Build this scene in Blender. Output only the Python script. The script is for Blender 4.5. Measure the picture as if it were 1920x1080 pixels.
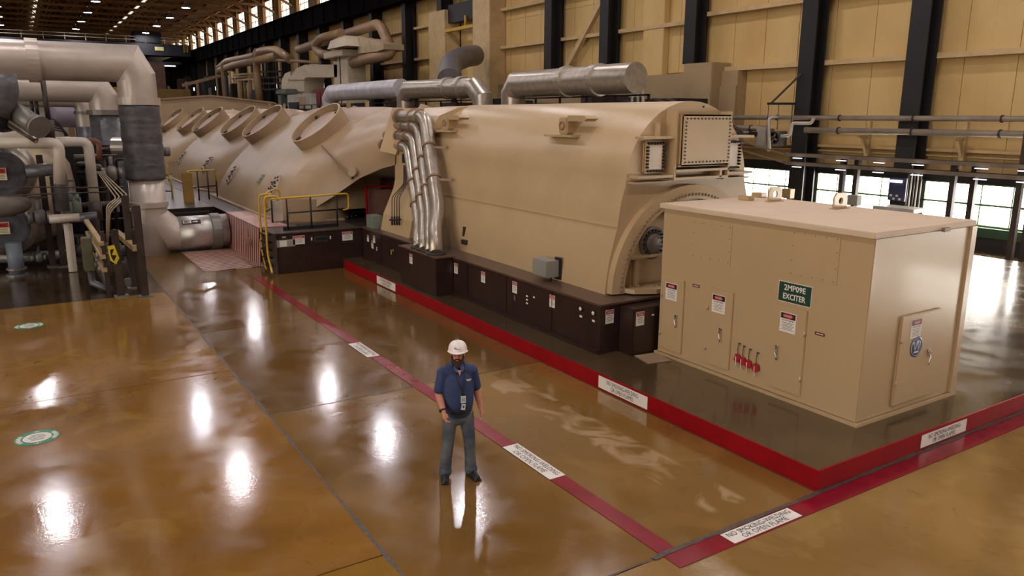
import bpy, bmesh, math, random
from mathutils import Vector, Matrix, Quaternion
for o in list(bpy.data.objects): bpy.data.objects.remove(o)
scene = bpy.context.scene
COL = scene.collection
random.seed(7)
PI = math.pi
V = Vector

# ------------------------------------------------------------ camera
FPX = 1436.0; CAM = V((0, 0, 4.75)); PITCH = .2211; YAW = .5637; ROLL = .0042
FW = V((math.sin(YAW)*math.cos(PITCH), math.cos(YAW)*math.cos(PITCH), -math.sin(PITCH)))
_r0 = V((math.cos(YAW), -math.sin(YAW), 0)); _u0 = _r0.cross(FW)
RT = _r0*math.cos(ROLL) + _u0*math.sin(ROLL); UP = -_r0*math.sin(ROLL) + _u0*math.cos(ROLL)
cd = bpy.data.cameras.new('camera'); cam = bpy.data.objects.new('camera', cd); COL.objects.link(cam)
cd.sensor_width = 36; cd.lens = FPX/1920*36; cd.clip_end = 600; cd.clip_start = .1
cam.matrix_world = Matrix(((RT.x, UP.x, -FW.x, CAM.x), (RT.y, UP.y, -FW.y, CAM.y), (RT.z, UP.z, -FW.z, CAM.z), (0, 0, 0, 1)))
scene.camera = cam

def at(u, v, x=None, y=None, z=None):
    """point of the hall seen at (u, v), on the plane x=, y= or z="""
    r = FW*FPX + RT*(u-960) + UP*(540-v)
    t = (z-CAM.z)/r.z if z is not None else (x-CAM.x)/r.x if x is not None else (y-CAM.y)/r.y
    return CAM + r*t

# ------------------------------------------------------------ light and exposure
scene.view_settings.view_transform = 'Standard'
scene.view_settings.look = 'None'
scene.view_settings.exposure = 0.88
scene.view_settings.gamma = 1.0
scene.view_settings.use_curve_mapping = False
w = bpy.data.worlds.new('world'); scene.world = w; w.use_nodes = True
w.node_tree.nodes['Background'].inputs[0].default_value = (1.0, .90, .79, 1)
w.node_tree.nodes['Background'].inputs[1].default_value = 2.3
WINDOW_GLOW = 11        # daylight through frosted panes
CLERESTORY_GLOW = 1.1
LAMP_GLOW = 115.0         # high-bay lamps
SKYLIGHT_GLOW = .5

# ------------------------------------------------------------ materials
def lin(c):
    return tuple(((x/255)/12.92 if x/255 <= .04045 else ((x/255+.055)/1.055)**2.4) for x in c)
MATS = {}
def mat(name, col, rough=.5, metal=0.0, var=.12, scale=1.5, bump=0.0, bscale=30, coat=0.0, col2=None, stretch=(1, 1, 1), rvar=.0, emit=0, spec=.5):
    if name in MATS: return MATS[name]
    m = bpy.data.materials.new(name); m.use_nodes = True; nt = m.node_tree; N = nt.nodes; L = nt.links
    b = N['Principled BSDF']; c = lin(col)
    b.inputs['Roughness'].default_value = rough; b.inputs['Metallic'].default_value = metal
    b.inputs['Specular IOR Level'].default_value = spec
    if coat: b.inputs['Coat Weight'].default_value = coat; b.inputs['Coat Roughness'].default_value = .08
    if emit:
        b.inputs['Base Color'].default_value = (*c, 1)
        b.inputs['Emission Color'].default_value = (*c, 1); b.inputs['Emission Strength'].default_value = emit
        MATS[name] = m; return m
    g = N.new('ShaderNodeNewGeometry'); mp = N.new('ShaderNodeMapping'); mp.inputs['Scale'].default_value = stretch
    L.new(g.outputs['Position'], mp.inputs[0])
    no = N.new('ShaderNodeTexNoise'); no.inputs['Scale'].default_value = scale; no.inputs['Detail'].default_value = 5; no.inputs['Roughness'].default_value = .6
    L.new(mp.outputs[0], no.inputs[0])
    mx = N.new('ShaderNodeMix'); mx.data_type = 'RGBA'
    c2 = lin(col2) if col2 else tuple(x*(1-var*2) for x in c)
    c1 = c if col2 else tuple(min(1, x*(1+var)) for x in c)
    mx.inputs[6].default_value = (*c1, 1); mx.inputs[7].default_value = (*c2, 1)
    rp = N.new('ShaderNodeMapRange'); rp.inputs[1].default_value = .35; rp.inputs[2].default_value = .68
    L.new(no.outputs[0], rp.inputs[0]); L.new(rp.outputs[0], mx.inputs[0]); L.new(mx.outputs[2], b.inputs['Base Color'])
    if rvar:
        rr = N.new('ShaderNodeMapRange'); rr.inputs[3].default_value = max(.02, rough-rvar); rr.inputs[4].default_value = rough+rvar
        L.new(no.outputs[0], rr.inputs[0]); L.new(rr.outputs[0], b.inputs['Roughness'])
    if bump:
        n2 = N.new('ShaderNodeTexNoise'); n2.inputs['Scale'].default_value = bscale; n2.inputs['Detail'].default_value = 3
        L.new(mp.outputs[0], n2.inputs[0])
        bp = N.new('ShaderNodeBump'); bp.inputs['Strength'].default_value = bump; bp.inputs['Distance'].default_value = .02
        L.new(n2.outputs[0], bp.inputs['Height']); L.new(bp.outputs[0], b.inputs['Normal'])
    MATS[name] = m; return m

TAN = mat('tan_enamel', (180, 154, 116), .36, var=.03, scale=.8, bump=.02, bscale=6, rvar=.03)
TAN_BOX = mat('tan_enamel_cabinet', (182, 156, 118), .3, var=.012, scale=.8, bump=.015, bscale=2, coat=.25)
TAN_HOOD = mat('tan_enamel_hood', (166, 142, 108), .4, var=.07, scale=.5, bump=.02, bscale=5, col2=(150, 124, 98))
TAN_PIPE = mat('tan_pipe_paint', (140, 112, 82), .5, var=.1)
PALE_DUCT = mat('pale_duct_paint', (188, 174, 150), .5, var=.06)
BROWN = mat('dark_brown_enamel', (50, 34, 30), .3, var=.15, scale=2)
DECK = mat('brown_deck', (72, 58, 52), .35, var=.2, scale=1.5)
RED = mat('red_curb_paint', (140, 4, 18), .4, var=.06, scale=3, spec=.25)
TAPE = mat('red_floor_paint', (128, 12, 36), .22, var=.12, scale=3, bump=.05, bscale=4)
WHITE = mat('white_print', (225, 220, 210), .45, var=.02)
BLACKP = mat('black_print', (22, 20, 20), .5, var=.02)
REDP = mat('red_print', (165, 30, 40), .45, var=.03)
GREENP = mat('green_print', (28, 62, 50), .4, var=.03)
SILVER = mat('aluminium_jacket', (190, 184, 178), .38, .75, var=.08, scale=2, bump=.08, bscale=4)
SILVER_TAN = mat('aluminium_pipe', (176, 166, 152), .36, .7, var=.1, scale=5, bump=.05, bscale=10)
JACKET = mat('pale_pipe_jacket', (186, 174, 162), .38, .3, var=.06, scale=1.5, bump=.06, bscale=5)
WRAP = mat('grey_quilt_wrap', (88, 87, 90), .42, .1, var=.2, scale=3, bump=.8, bscale=3.5, stretch=(1, 1, 1.6))
STEEL = mat('dark_steel', (34, 32, 33), .45, .2, var=.15, scale=2)
STEELB = mat('brown_steel', (58, 46, 40), .5, .1, var=.2, scale=3)
GREYM = mat('grey_metal', (120, 116, 110), .45, .4, var=.1)
GREYBOX = mat('grey_cabinet', (138, 136, 128), .45, var=.05)
YELLOW = mat('yellow_paint', (196, 156, 40), .4, var=.1)
SIDING = mat('yellow_siding', (210, 180, 120), .6, var=.0, scale=.35, col2=(196, 160, 100), stretch=(1, 1, .6))
GIRT = mat('tan_girt', (196, 168, 122), .55, var=.08)
BEIGEW = mat('beige_wall', (162, 138, 102), .6, var=.06, scale=.5)
COLM = mat('black_column', (27, 25, 26), .55, .0, var=.15, scale=1)
GIRDER = mat('girder_black', (15, 14, 14), .95, .0, var=.1, spec=.05)
ROOFTAN = mat('dusty_sheen_roof', (206, 184, 158), .55, var=.03, scale=1.5)  # dusty tan paint, with the sheen from above also put into the paler colour
ROOFM = mat('amber_roof_deck', (118, 72, 28), .7, var=.3, scale=.6)
TRUSS = mat('amber_truss', (150, 104, 52), .6, var=.15)
CREAM = mat('cream_upper_wall', (190, 165, 125), .6, var=.12)
GREENF = mat('green_window_frame', (88, 120, 66), .5, var=.08)
GREENS = mat('green_sill', (54, 88, 62), .5, var=.12)
DADO = mat('dark_dado', (48, 44, 46), .5, var=.1)
GLASS = mat('frosted_daylight', (255, 249, 240), emit=WINDOW_GLOW)
GLASSC = mat('clerestory_daylight', (255, 250, 240), emit=CLERESTORY_GLOW)
LAMP = mat('lamp_glow', (246, 238, 240), emit=LAMP_GLOW)
SKYL = mat('skylight_panel', (255, 246, 232), emit=SKYLIGHT_GLOW)
TUBE = mat('tube_light', (245, 245, 255), emit=.7)
CHROME = mat('chrome', (200, 198, 195), .2, .9, var=.03)
DARKR = mat('dark_rubber', (26, 24, 24), .6, var=.1)
JOINT = mat('joint_filler', (56, 46, 40), .5, var=.4, scale=16, col2=(92, 78, 66))

# ------------------------------------------------------------ mesh builder
def basis(d):
    d = V(d).normalized(); a = V((0, 0, 1)) if abs(d.z) < .95 else V((1, 0, 0))
    s = d.cross(a).normalized(); return s, s.cross(d).normalized(), d
class MB:
    def __init__(s): s.v = []; s.f = []; s.sm = []
    def add(s, vs, fs, smooth=False):
        k = len(s.v); s.v += [V(p) for p in vs]; s.f += [tuple(i+k for i in f) for f in fs]; s.sm += [smooth]*len(fs); return s
    def box(s, x0, x1, y0, y1, z0, z1, bev=0):
        b = bev
        if not b:
            vs = [(x, y, z) for z in (z0, z1) for y in (y0, y1) for x in (x0, x1)]
            return s.add(vs, [(0, 2, 3, 1), (4, 5, 7, 6), (0, 1, 5, 4), (2, 6, 7, 3), (0, 4, 6, 2), (1, 3, 7, 5)])
        bm = bmesh.new(); bmesh.ops.create_cube(bm, size=1)
        for q in bm.verts: q.co = V(((x0+x1)/2+q.co.x*(x1-x0), (y0+y1)/2+q.co.y*(y1-y0), (z0+z1)/2+q.co.z*(z1-z0)))
        bmesh.ops.bevel(bm, geom=bm.edges[:], offset=b, segments=2, affect='EDGES')
        return s.bm(bm)
    def bm(s, bm, smooth=False):
        bm.verts.ensure_lookup_table(); bm.verts.index_update()
        s.add([q.co.copy() for q in bm.verts], [[q.index for q in f.verts] for f in bm.faces], smooth); bm.free(); return s
    def obox(s, c, u, v, n, a, b, d):
        """box centred at c, half sizes a,b,d along u,v,n"""
        c, u, v, n = V(c), V(u).normalized(), V(v).normalized(), V(n).normalized()
        vs = [c+u*a*i+v*b*j+n*d*k for k in (-1, 1) for j in (-1, 1) for i in (-1, 1)]
        return s.add(vs, [(0, 2, 3, 1), (4, 5, 7, 6), (0, 1, 5, 4), (2, 6, 7, 3), (0, 4, 6, 2), (1, 3, 7, 5)])
    def bar(s, p, q, w=.05, h=None):
        p, q = V(p), V(q); a, b, d = basis(q-p); return s.obox((p+q)/2, a, b, d, w/2, (h or w)/2, (q-p).length/2)
    def tube(s, pts, r, n=12, caps=True, smooth=True, rs=None):
        pts = [V(p) for p in pts]; m = len(pts); rings = []
        d0 = (pts[1]-pts[0]).normalized(); a, b, _ = basis(d0)
        for i, p in enumerate(pts):
            din = (p-pts[i-1]).normalized() if i else (pts[1]-p).normalized()
            dout = (pts[i+1]-p).normalized() if i < m-1 else din
            t = (din+dout)
            t = t.normalized() if t.length > 1e-6 else din
            if i:
                q = d_prev.rotation_difference(din); a = q @ a; b = q @ b
            d_prev = din
            rr = rs[i] if rs else r; ring = []
            for k in range(n):
                o = (a*math.cos(2*PI*k/n)+b*math.sin(2*PI*k/n))*rr
                den = din.dot(t)
                if den > .2: o = o - din*(o.dot(t)/den)      # mitre plane
                ring.append(p+o)
            rings.append(ring)
        vs = [x for r_ in rings for x in r_]; fs = []
        for i in range(m-1):
            for k in range(n): fs.append((i*n+k, i*n+(k+1) % n, (i+1)*n+(k+1) % n, (i+1)*n+k))
        s.add(vs, fs, smooth)
        if caps:
            k0 = len(s.v)-len(vs)
            s.f.append(tuple(k0+k for k in range(n))[::-1]); s.f.append(tuple(k0+(m-1)*n+k for k in range(n))); s.sm += [False, False]
        return s
    def cyl(s, p, q, r, n=16, r2=None): return s.tube([p, q], r, n, rs=[r, r if r2 is None else r2])
    def lathe(s, p, d, prof, n=24, smooth=True):
        """prof: (distance along d, radius)"""
        p = V(p); a, b, d = basis(d); m = len(prof); vs = []
        for (h, r) in prof:
            for k in range(n): vs.append(p+d*h+(a*math.cos(2*PI*k/n)+b*math.sin(2*PI*k/n))*max(r, 1e-4))
        fs = [(i*n+k, i*n+(k+1) % n, (i+1)*n+(k+1) % n, (i+1)*n+k) for i in range(m-1) for k in range(n)]
        return s.add(vs, fs, smooth)
    def loft(s, secs, close=False, caps=False, smooth=True):
        n = len(secs[0]); m = len(secs); vs = [p for c in secs for p in c]; fs = []
        for i in range(m-1):
            for k in range(n if close else n-1): fs.append((i*n+k, i*n+(k+1) % n, (i+1)*n+(k+1) % n, (i+1)*n+k))
        s.add(vs, fs, smooth)
        if caps:
            k0 = len(s.v)-len(vs); s.f.append(tuple(k0+k for k in range(n))[::-1]); s.f.append(tuple(k0+(m-1)*n+k for k in range(n))); s.sm += [False, False]
        return s
    def prism(s, poly, d, smooth=False):
        """flat polygon (3-D points) thickened by vector d"""
        poly = [V(p) for p in poly]; n = len(poly); d = V(d)
        s.add(poly+[p+d for p in poly], [tuple(range(n))[::-1], tuple(range(n, 2*n))]+[(k, (k+1) % n, n+(k+1) % n, n+k) for k in range(n)], smooth); return s
    def ell(s, c, r, n=16, m=10, rot=None):
        c = V(c); vs = []; R = rot or Matrix.Identity(3)
        for i in range(m+1):
            t = PI*i/m
            for k in range(n):
                f = 2*PI*k/n; vs.append(c+R @ V((r[0]*math.sin(t)*math.cos(f), r[1]*math.sin(t)*math.sin(f), r[2]*math.cos(t))))
        return s.add(vs, [(i*n+k, (i+1)*n+k, (i+1)*n+(k+1) % n, i*n+(k+1) % n) for i in range(m) for k in range(n)], True)
    def build(s, name, m, parent=None, **tags):
        vs = s.v; lo = V((min(p.x for p in vs), min(p.y for p in vs), min(p.z for p in vs))); hi = V((max(p.x for p in vs), max(p.y for p in vs), max(p.z for p in vs)))
        c = V(((lo.x+hi.x)/2, (lo.y+hi.y)/2, lo.z))
        me = bpy.data.meshes.new(name); me.from_pydata([p-c for p in vs], [], s.f); me.polygons.foreach_set('use_smooth', s.sm)
        me.materials.append(m); me.update()
        bm = bmesh.new(); bm.from_mesh(me); bmesh.ops.recalc_face_normals(bm, faces=bm.faces[:]); bm.to_mesh(me); bm.free()
        o = bpy.data.objects.new(name, me); COL.objects.link(o); o.parent = parent
        o.location = c - (WL[parent.name] if parent else V()); WL[o.name] = c
        for k, t in tags.items(): o[k] = t
        if name.endswith(('bolts', 'screws', 'small_print', 'valves')): o['kind'] = 'stuff'
        return o
WL = {}
def thing(name, label, cat, loc=(0, 0, 0), group=None):
    o = bpy.data.objects.new(name, None); COL.objects.link(o); o.location = loc; WL[o.name] = V(loc); o.empty_display_size = .2
    o['label'] = label; o['category'] = cat
    if group: o['group'] = group
    return o
def struct(name, label, loc=(0, 0, 0), cat=None):
    o = bpy.data.objects.new(name, None); COL.objects.link(o); o.location = loc; WL[o.name] = V(loc)
    o['kind'] = 'structure'; o['label'] = label; o['category'] = cat or name.split('_')[0]; return o
def copy_tree(o, d=None, parent=None, label=None, group=None):
    c = o.copy(); COL.objects.link(c); c.parent = parent
    if d is not None: c.location = o.location + V(d)
    WL[c.name] = (WL[parent.name] if parent else V()) + c.location
    if label: c['label'] = label
    if group: c['group'] = group
    for ch in list(o.children): copy_tree(ch, None, c)
    return c
_tc = {}
def text(mbp, s, o, u, v, h, m, name='lettering', align='CENTER', bold=0.0, width=None, thick=.002):
    """flat lettering of cap height h, centred at o, reading along u with up v; mbp = parent"""
    key = (s, bold)
    if key not in _tc:
        cu = bpy.data.curves.new('t', 'FONT'); cu.body = s; cu.size = 1; cu.offset = bold; cu.align_x = 'CENTER'; cu.align_y = 'CENTER'; cu.resolution_u = 2; cu.space_line = .85
        ob = bpy.data.objects.new('t', cu); COL.objects.link(ob); dg = bpy.context.evaluated_depsgraph_get()
        me = bpy.data.meshes.new_from_object(ob.evaluated_get(dg)); bpy.data.objects.remove(ob)
        _tc[key] = ([q.co.copy() for q in me.vertices], [tuple(p.vertices) for p in me.polygons]); bpy.data.meshes.remove(me)
    vs, fs = _tc[key]; o, u, v = V(o), V(u).normalized(), V(v).normalized(); n = u.cross(v)
    xs = [q.x for q in vs]; ys = [q.y for q in vs]; nl = s.count('\n')+1
    ky = h/((max(ys)-min(ys))); kx = ky if not width else width/(max(xs)-min(xs)); cx = (max(xs)+min(xs))/2; cy = (max(ys)+min(ys))/2
    b = MB().add([o+u*(q.x-cx)*kx+v*(q.y-cy)*ky+n*thick for q in vs], fs)
    return b.build(name, m, mbp)
def plate(parent, name, o, u, v, w, h, m, t=.006, **k):
    o, u, v = V(o), V(u).normalized(), V(v).normalized(); n = u.cross(v)
    return MB().obox(o+n*t/2, u, v, n, w/2, h/2, t/2).build(name, m, parent, **k)
def danger(parent, o, u, v, w, h, word=True, name='warning_label'):
    o, u, v = V(o), V(u).normalized(), V(v).normalized(); n = u.cross(v); t = .006
    p = plate(parent, name, o, u, v, w, h, WHITE, t)
    hc = o+v*h*.33+n*t
    MB().obox(hc+n*.001, u, v, n, w*.46, h*.14, .001).build('header', BLACKP if word else REDP, p)
    if word:
        e = [hc+n*.002+u*w*.36*math.cos(a)+v*h*.115*math.sin(a) for a in [2*PI*k/20 for k in range(20)]]
        MB().prism(e, n*.0015).build('red_oval', REDP, p)
        text(p, 'DANGER', hc+n*.004, u, v, h*.11, WHITE, width=w*.5)
        text(p, 'DO NOT ENTER', o+v*h*.1+n*t, u, v, h*.075, BLACKP, width=w*.74, bold=.02)
    elif w > .14:
        text(p, 'DANGER', hc+n*.0025, u, v, h*.17, WHITE, width=w*.7)
    b = MB()
    for i in range(6 if word else 4):
        y = -.02-.07*i if word else .08-.12*i
        ww = w*(.34+.08*math.sin(i*2.3+w*50))
        b.obox(o+v*h*y+n*(t+.0008), u, v, n, ww, h*.012 if word else h*.02, .0006)
    b.build('small_print', mat('grey_print', (120, 116, 110), .5), p)
    return p
def hit(u, v):
    """first surface seen at (u, v): point and normal"""
    bpy.context.view_layer.update()
    r = (FW*FPX + RT*(u-960) + UP*(540-v)).normalized()
    ok, p, n, *_ = scene.ray_cast(bpy.context.evaluated_depsgraph_get(), CAM, r)
    return p, n
X, Y, Z = V((1, 0, 0)), V((0, 1, 0)), V((0, 0, 1))
def bolts(b, pts, n, r=.02, h=.02, k=6):
    for p in pts: b.cyl(V(p), V(p)+V(n).normalized()*h, r, k)
    return b
# ============================================================ floor
def floor_mat(name, a, b, c, stain=False, r0=.07, r1=.20):
    m = bpy.data.materials.new(name); m.use_nodes = True; nt = m.node_tree; N = nt.nodes; L = nt.links; B = N['Principled BSDF']
    g = N.new('ShaderNodeNewGeometry')
    def noise(sc, det=4, st=(1, 1, 1), dist=0):
        mp = N.new('ShaderNodeMapping'); mp.inputs['Scale'].default_value = st; L.new(g.outputs['Position'], mp.inputs[0])
        n = N.new('ShaderNodeTexNoise'); n.inputs['Scale'].default_value = sc; n.inputs['Detail'].default_value = det; n.inputs['Distortion'].default_value = dist
        L.new(mp.outputs[0], n.inputs[0]); return n.outputs[0]
    def rng(s, lo, hi, o0=0, o1=1):
        r = N.new('ShaderNodeMapRange'); r.inputs[1].default_value = lo; r.inputs[2].default_value = hi; r.inputs[3].default_value = o0; r.inputs[4].default_value = o1
        L.new(s, r.inputs[0]); return r.outputs[0]
    def mix(f, x, y):
        r = N.new('ShaderNodeMix'); r.data_type = 'RGBA'; L.new(f, r.inputs[0])
        for s, i in ((x, 6), (y, 7)):
            if isinstance(s, tuple): r.inputs[i].default_value = (*lin(s), 1)
            else: L.new(s, r.inputs[i])
        return r.outputs[2]
    def mul(x, y):
        r = N.new('ShaderNodeMath'); r.operation = 'MULTIPLY'; L.new(x, r.inputs[0])
        if isinstance(y, (int, float)): r.inputs[1].default_value = y
        else: L.new(y, r.inputs[1])
        return r.outputs[0]
    col = mix(rng(noise(.33, 5, dist=.6), .38, .64), a, b)
    col = mix(rng(noise(.9, 6, dist=1.2), .52, .70, 0, .5), col, c)
    col = mix(rng(noise(2.6, 6, (1, .7, 1), 2), .60, .80, 0, .45), col, tuple(int(x*.62) for x in a))
    # scratches and pale scuffs
    col = mix(rng(noise(7, 5, (1, 2.6, 1), 1.5), .72, .80, 0, .5), col, (176, 140, 96))
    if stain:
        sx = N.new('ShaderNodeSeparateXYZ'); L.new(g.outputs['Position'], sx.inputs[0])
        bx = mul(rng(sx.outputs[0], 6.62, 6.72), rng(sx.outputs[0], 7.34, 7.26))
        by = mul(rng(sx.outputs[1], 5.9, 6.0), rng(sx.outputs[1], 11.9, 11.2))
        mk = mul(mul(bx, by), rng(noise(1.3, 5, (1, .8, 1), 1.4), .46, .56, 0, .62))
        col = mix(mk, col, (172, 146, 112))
    L.new(col, B.inputs['Base Color'])
    L.new(rng(noise(1.7, 4, dist=.5), .3, .7, r0, r1), B.inputs['Roughness'])
    B.inputs['IOR'].default_value = 1.55
    B.inputs['Coat Weight'].default_value = .35; B.inputs['Coat Roughness'].default_value = .05; B.inputs['Coat IOR'].default_value = 1.5
    bu = N.new('ShaderNodeBump'); bu.inputs['Strength'].default_value = .05; bu.inputs['Distance'].default_value = .012
    L.new(noise(2.2, 3, (1, 1.2, 1), .4), bu.inputs['Height'])
    b2 = N.new('ShaderNodeBump'); b2.inputs['Strength'].default_value = .18; b2.inputs['Distance'].default_value = .004
    L.new(noise(9, 3), b2.inputs['Height']); L.new(bu.outputs[0], b2.inputs['Normal'])
    b3 = N.new('ShaderNodeBump'); b3.inputs['Strength'].default_value = .42; b3.inputs['Distance'].default_value = .0012
    L.new(noise(34, 4, dist=.5), b3.inputs['Height']); L.new(b2.outputs[0], b3.inputs['Normal']); b2 = b3
    L.new(b2.outputs[0], B.inputs['Normal']); L.new(b2.outputs[0], B.inputs['Coat Normal'])
    return m
F_BROWN = floor_mat('floor_brown', (144, 102, 44), (120, 84, 36), (160, 126, 58))
F_OCHRE = floor_mat('floor_ochre', (146, 108, 42), (124, 88, 32), (160, 124, 56))
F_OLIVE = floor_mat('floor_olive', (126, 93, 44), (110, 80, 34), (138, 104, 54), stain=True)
F_SHADE = floor_mat('floor_shade', (108, 78, 37), (94, 67, 29), (118, 87, 46))  # darker slabs: shade beside the generator put into the floor colour
F_TAN = floor_mat('floor_tan', (144, 112, 62), (126, 94, 46), (164, 134, 84))
F_DARK = floor_mat('floor_dark', (58, 42, 24), (46, 34, 20), (66, 48, 28), r0=.10, r1=.26)  # dark reflections on the far left floor are put into this colour
F_PAD = floor_mat('floor_pad', (76, 60, 40), (62, 48, 32), (90, 72, 50), r0=.10, r1=.28)
F_RIGHT = floor_mat('floor_right', (112, 92, 66), (96, 76, 50), (126, 106, 80), r0=.13, r1=.32)
fl = struct('floor', 'glossy brown coated concrete floor of the turbine hall')
_xs = [-42, -8.2, 2.90, 8.22, 29.6]
def slab(x0, x1, y0, y1, m):
    g = .012
    return MB().box(x0+g, x1-g, y0+g, y1-g, -.3, 0).build('floor_slab', m, fl)
for (x0, x1) in ((-42, -8.2), (-8.2, 2.90)):
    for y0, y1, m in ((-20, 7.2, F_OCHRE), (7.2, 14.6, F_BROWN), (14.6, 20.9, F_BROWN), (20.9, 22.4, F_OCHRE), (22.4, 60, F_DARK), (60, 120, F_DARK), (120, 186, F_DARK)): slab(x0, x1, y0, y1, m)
slab(2.90, 29.6, -20, 5.55, F_TAN)
for y0, y1, m in ((5.55, 11.95, F_OLIVE), (11.95, 17.6, F_SHADE), (17.6, 60, F_SHADE), (60, 120, F_DARK), (120, 186, F_DARK)): slab(2.90, 8.22, y0, y1, m)
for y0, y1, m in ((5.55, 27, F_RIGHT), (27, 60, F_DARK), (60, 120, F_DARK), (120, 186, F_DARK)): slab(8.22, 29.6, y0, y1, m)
MB().box(-42, 29.6, -20, 186, -.5, -.3).build('subfloor', F_DARK, fl)
# joint filler strips
def joint(p, q, w, z=.002):
    """ragged filler strip"""
    p, q = V(p), V(q); d = (q-p).normalized(); s = V((-d.y, d.x, 0)); L_ = (q-p).length; n = int(L_/.22); b = MB(); A = []; Bp = []
    for i in range(n+1):
        t = L_*i/n; A.append(p+d*t+s*(w/2+random.uniform(-.012, .012))+Z*z); Bp.append(p+d*t-s*(w/2+random.uniform(-.012, .012))+Z*z)
    b.loft([A, Bp], smooth=False); return b.build('joint_strip', JOINT, fl)
joint((2.90, -5, 0), (2.90, 60, 0), .045)
joint((5.36, 5.56, 0), (27, 5.56, 0), .07, .012)
joint((-8, 5.56, 0), (5.36, 5.56, 0), .03)
joint((2.93, 11.95, 0), (8.2, 11.95, 0), .018)
# red painted lines
for nm, pts in (('red_line', [(5.49, 5.27), (5.73, 5.535), (5.64, 23.1), (5.42, 23.1)]), ('red_line', [(5.49, 5.27), (27, 5.24), (27, 5.50), (5.73, 5.54)])):
    MB().prism([(x, y, .002) for x, y in pts], (0, 0, .006)).build(nm, TAPE, fl)
# notices painted on the floor lines
def floor_notice(c, u, v, w, h, name, label, txt, th, tw, z=.012):
    t = thing(name, label, 'sign', c, 'smoking and welding notices')
    c = V(c); u, v = V(u), V(v)
    plate(t, 'panel', c, u, v, w, h, WHITE, .004)
    l1, l2 = txt.split('\n')
    n = u.cross(v)
    text(t, l1, c+v*h*.22+n*.004, u, v, th, BLACKP, width=tw, bold=.0)
    text(t, l2, c-v*h*.22+n*.004, u, v, th, BLACKP, width=tw*.72, bold=.0)
    return t
NS1 = 'NO SMOKING-WELDING\nOR OPEN FLAME'; NS2 = 'NO SMOKING-WELDING\nOR OPEN FLAMES'
floor_notice((5.60, 8.29, .009), -Y, X, 1.20, .26, 'floor_notice', 'white no smoking notice lying on the red floor line right of the man', NS1, .085, 1.08)
floor_notice((5.53, 14.5, .009), -Y, X, 1.08, .26, 'floor_notice', 'far white no smoking notice on the red floor line behind the man', NS1, .085, .98)
floor_notice((6.95, 5.40, .009), X, Y, 1.18, .22, 'floor_notice', 'white no smoking notice on the cross line in front of the curb corner', NS1, .08, 1.08)
floor_notice((8.232, 9.48, .145), -Y, Z, 1.28, .22, 'curb_notice', 'white no smoking notice on the long face of the red curb near the cabinet', NS2, .075, .82)
floor_notice((8.232, 19.65, .145), -Y, Z, 1.3, .22, 'curb_notice', 'far white no smoking notice on the red curb beside the brown plinth', NS2, .075, .82)
floor_notice((11.2, 5.595, .145), X, Z, 1.22, .2, 'curb_notice', 'white no smoking notice on the short right hand face of the red curb', NS2, .07, .86)
# raised pad with red curb
pad = struct('floor.001', 'raised brown concrete pad with a red painted curb under the generator', (13, 14, 0), 'floor')
MB().box(8.27, 17.5, 5.63, 23.2, 0, .28).build('pad_slab', F_PAD, pad)
MB().box(17.51, 26.5, 5.63, 23.2, 0, .28).build('pad_slab', F_RIGHT, pad)
MB().prism([(8.24, 5.60, 0), (8.24, 23.0, 0), (8.268, 23.0, 0), (8.268, 5.628, 0)], (0, 0, .284)).build('curb', RED, pad)
MB().prism([(8.24, 5.60, 0), (8.268, 5.628, 0), (26.5, 5.628, 0), (26.5, 5.60, 0)], (0, 0, .284)).build('curb', RED, pad)
MB().prism([(9.46, 10.58, .282), (9.95, 10.5, .282), (9.85, 9.98, .282), (9.36, 10.08, .282)], (0, 0, .012)).build('floor_mat', mat('beige_mat', (150, 126, 98), .7), pad, label='small beige mat at the cabinet corner')
# round floor stickers
for (cx, cy, lab) in ((-.29, 12.88, 'nearer round green and white sticker on the brown floor at left'), (-.31, 20.25, 'farther round green and white sticker on the brown floor at left')):
    t = thing('floor_sticker', lab, 'sticker', (cx, cy, 0), 'round floor stickers')
    n = 32; R1 = .30
    MB().prism([(cx+R1*math.cos(2*PI*k/n), cy+R1*math.sin(2*PI*k/n), .001) for k in range(n)], (0, 0, .004)).build('disc', mat('sticker_green', (38, 128, 92), .4), t)
    MB().prism([(cx+.19*math.cos(2*PI*k/n), cy+.19*math.sin(2*PI*k/n), .0055) for k in range(n)], (0, 0, .001)).build('centre', WHITE, t)
    b = MB()
    for i in range(5): b.obox((cx, cy+.11-.052*i, .0075), X, Y, Z, .12-.02*abs(i-2), .008, .0005)
    b.build('small_print', GREENP, t)
    b = MB()
    for a0 in (0, PI):
        for k in range(5):
            a = a0-.5+.25*k; b.obox((cx+.245*math.cos(a), cy+.245*math.sin(a), .0062), (math.cos(a), math.sin(a), 0), (-math.sin(a), math.cos(a), 0), Z, .03, .022, .0005)
    for sy in (-1, 1):
        b.obox((cx, cy+sy*.245, .0062), X, Y, Z, .045, .008, .0005); b.obox((cx, cy+sy*.245, .0063), X, Y, Z, .008, .03, .0005)
    b.build('ring_print', WHITE, t)

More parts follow.
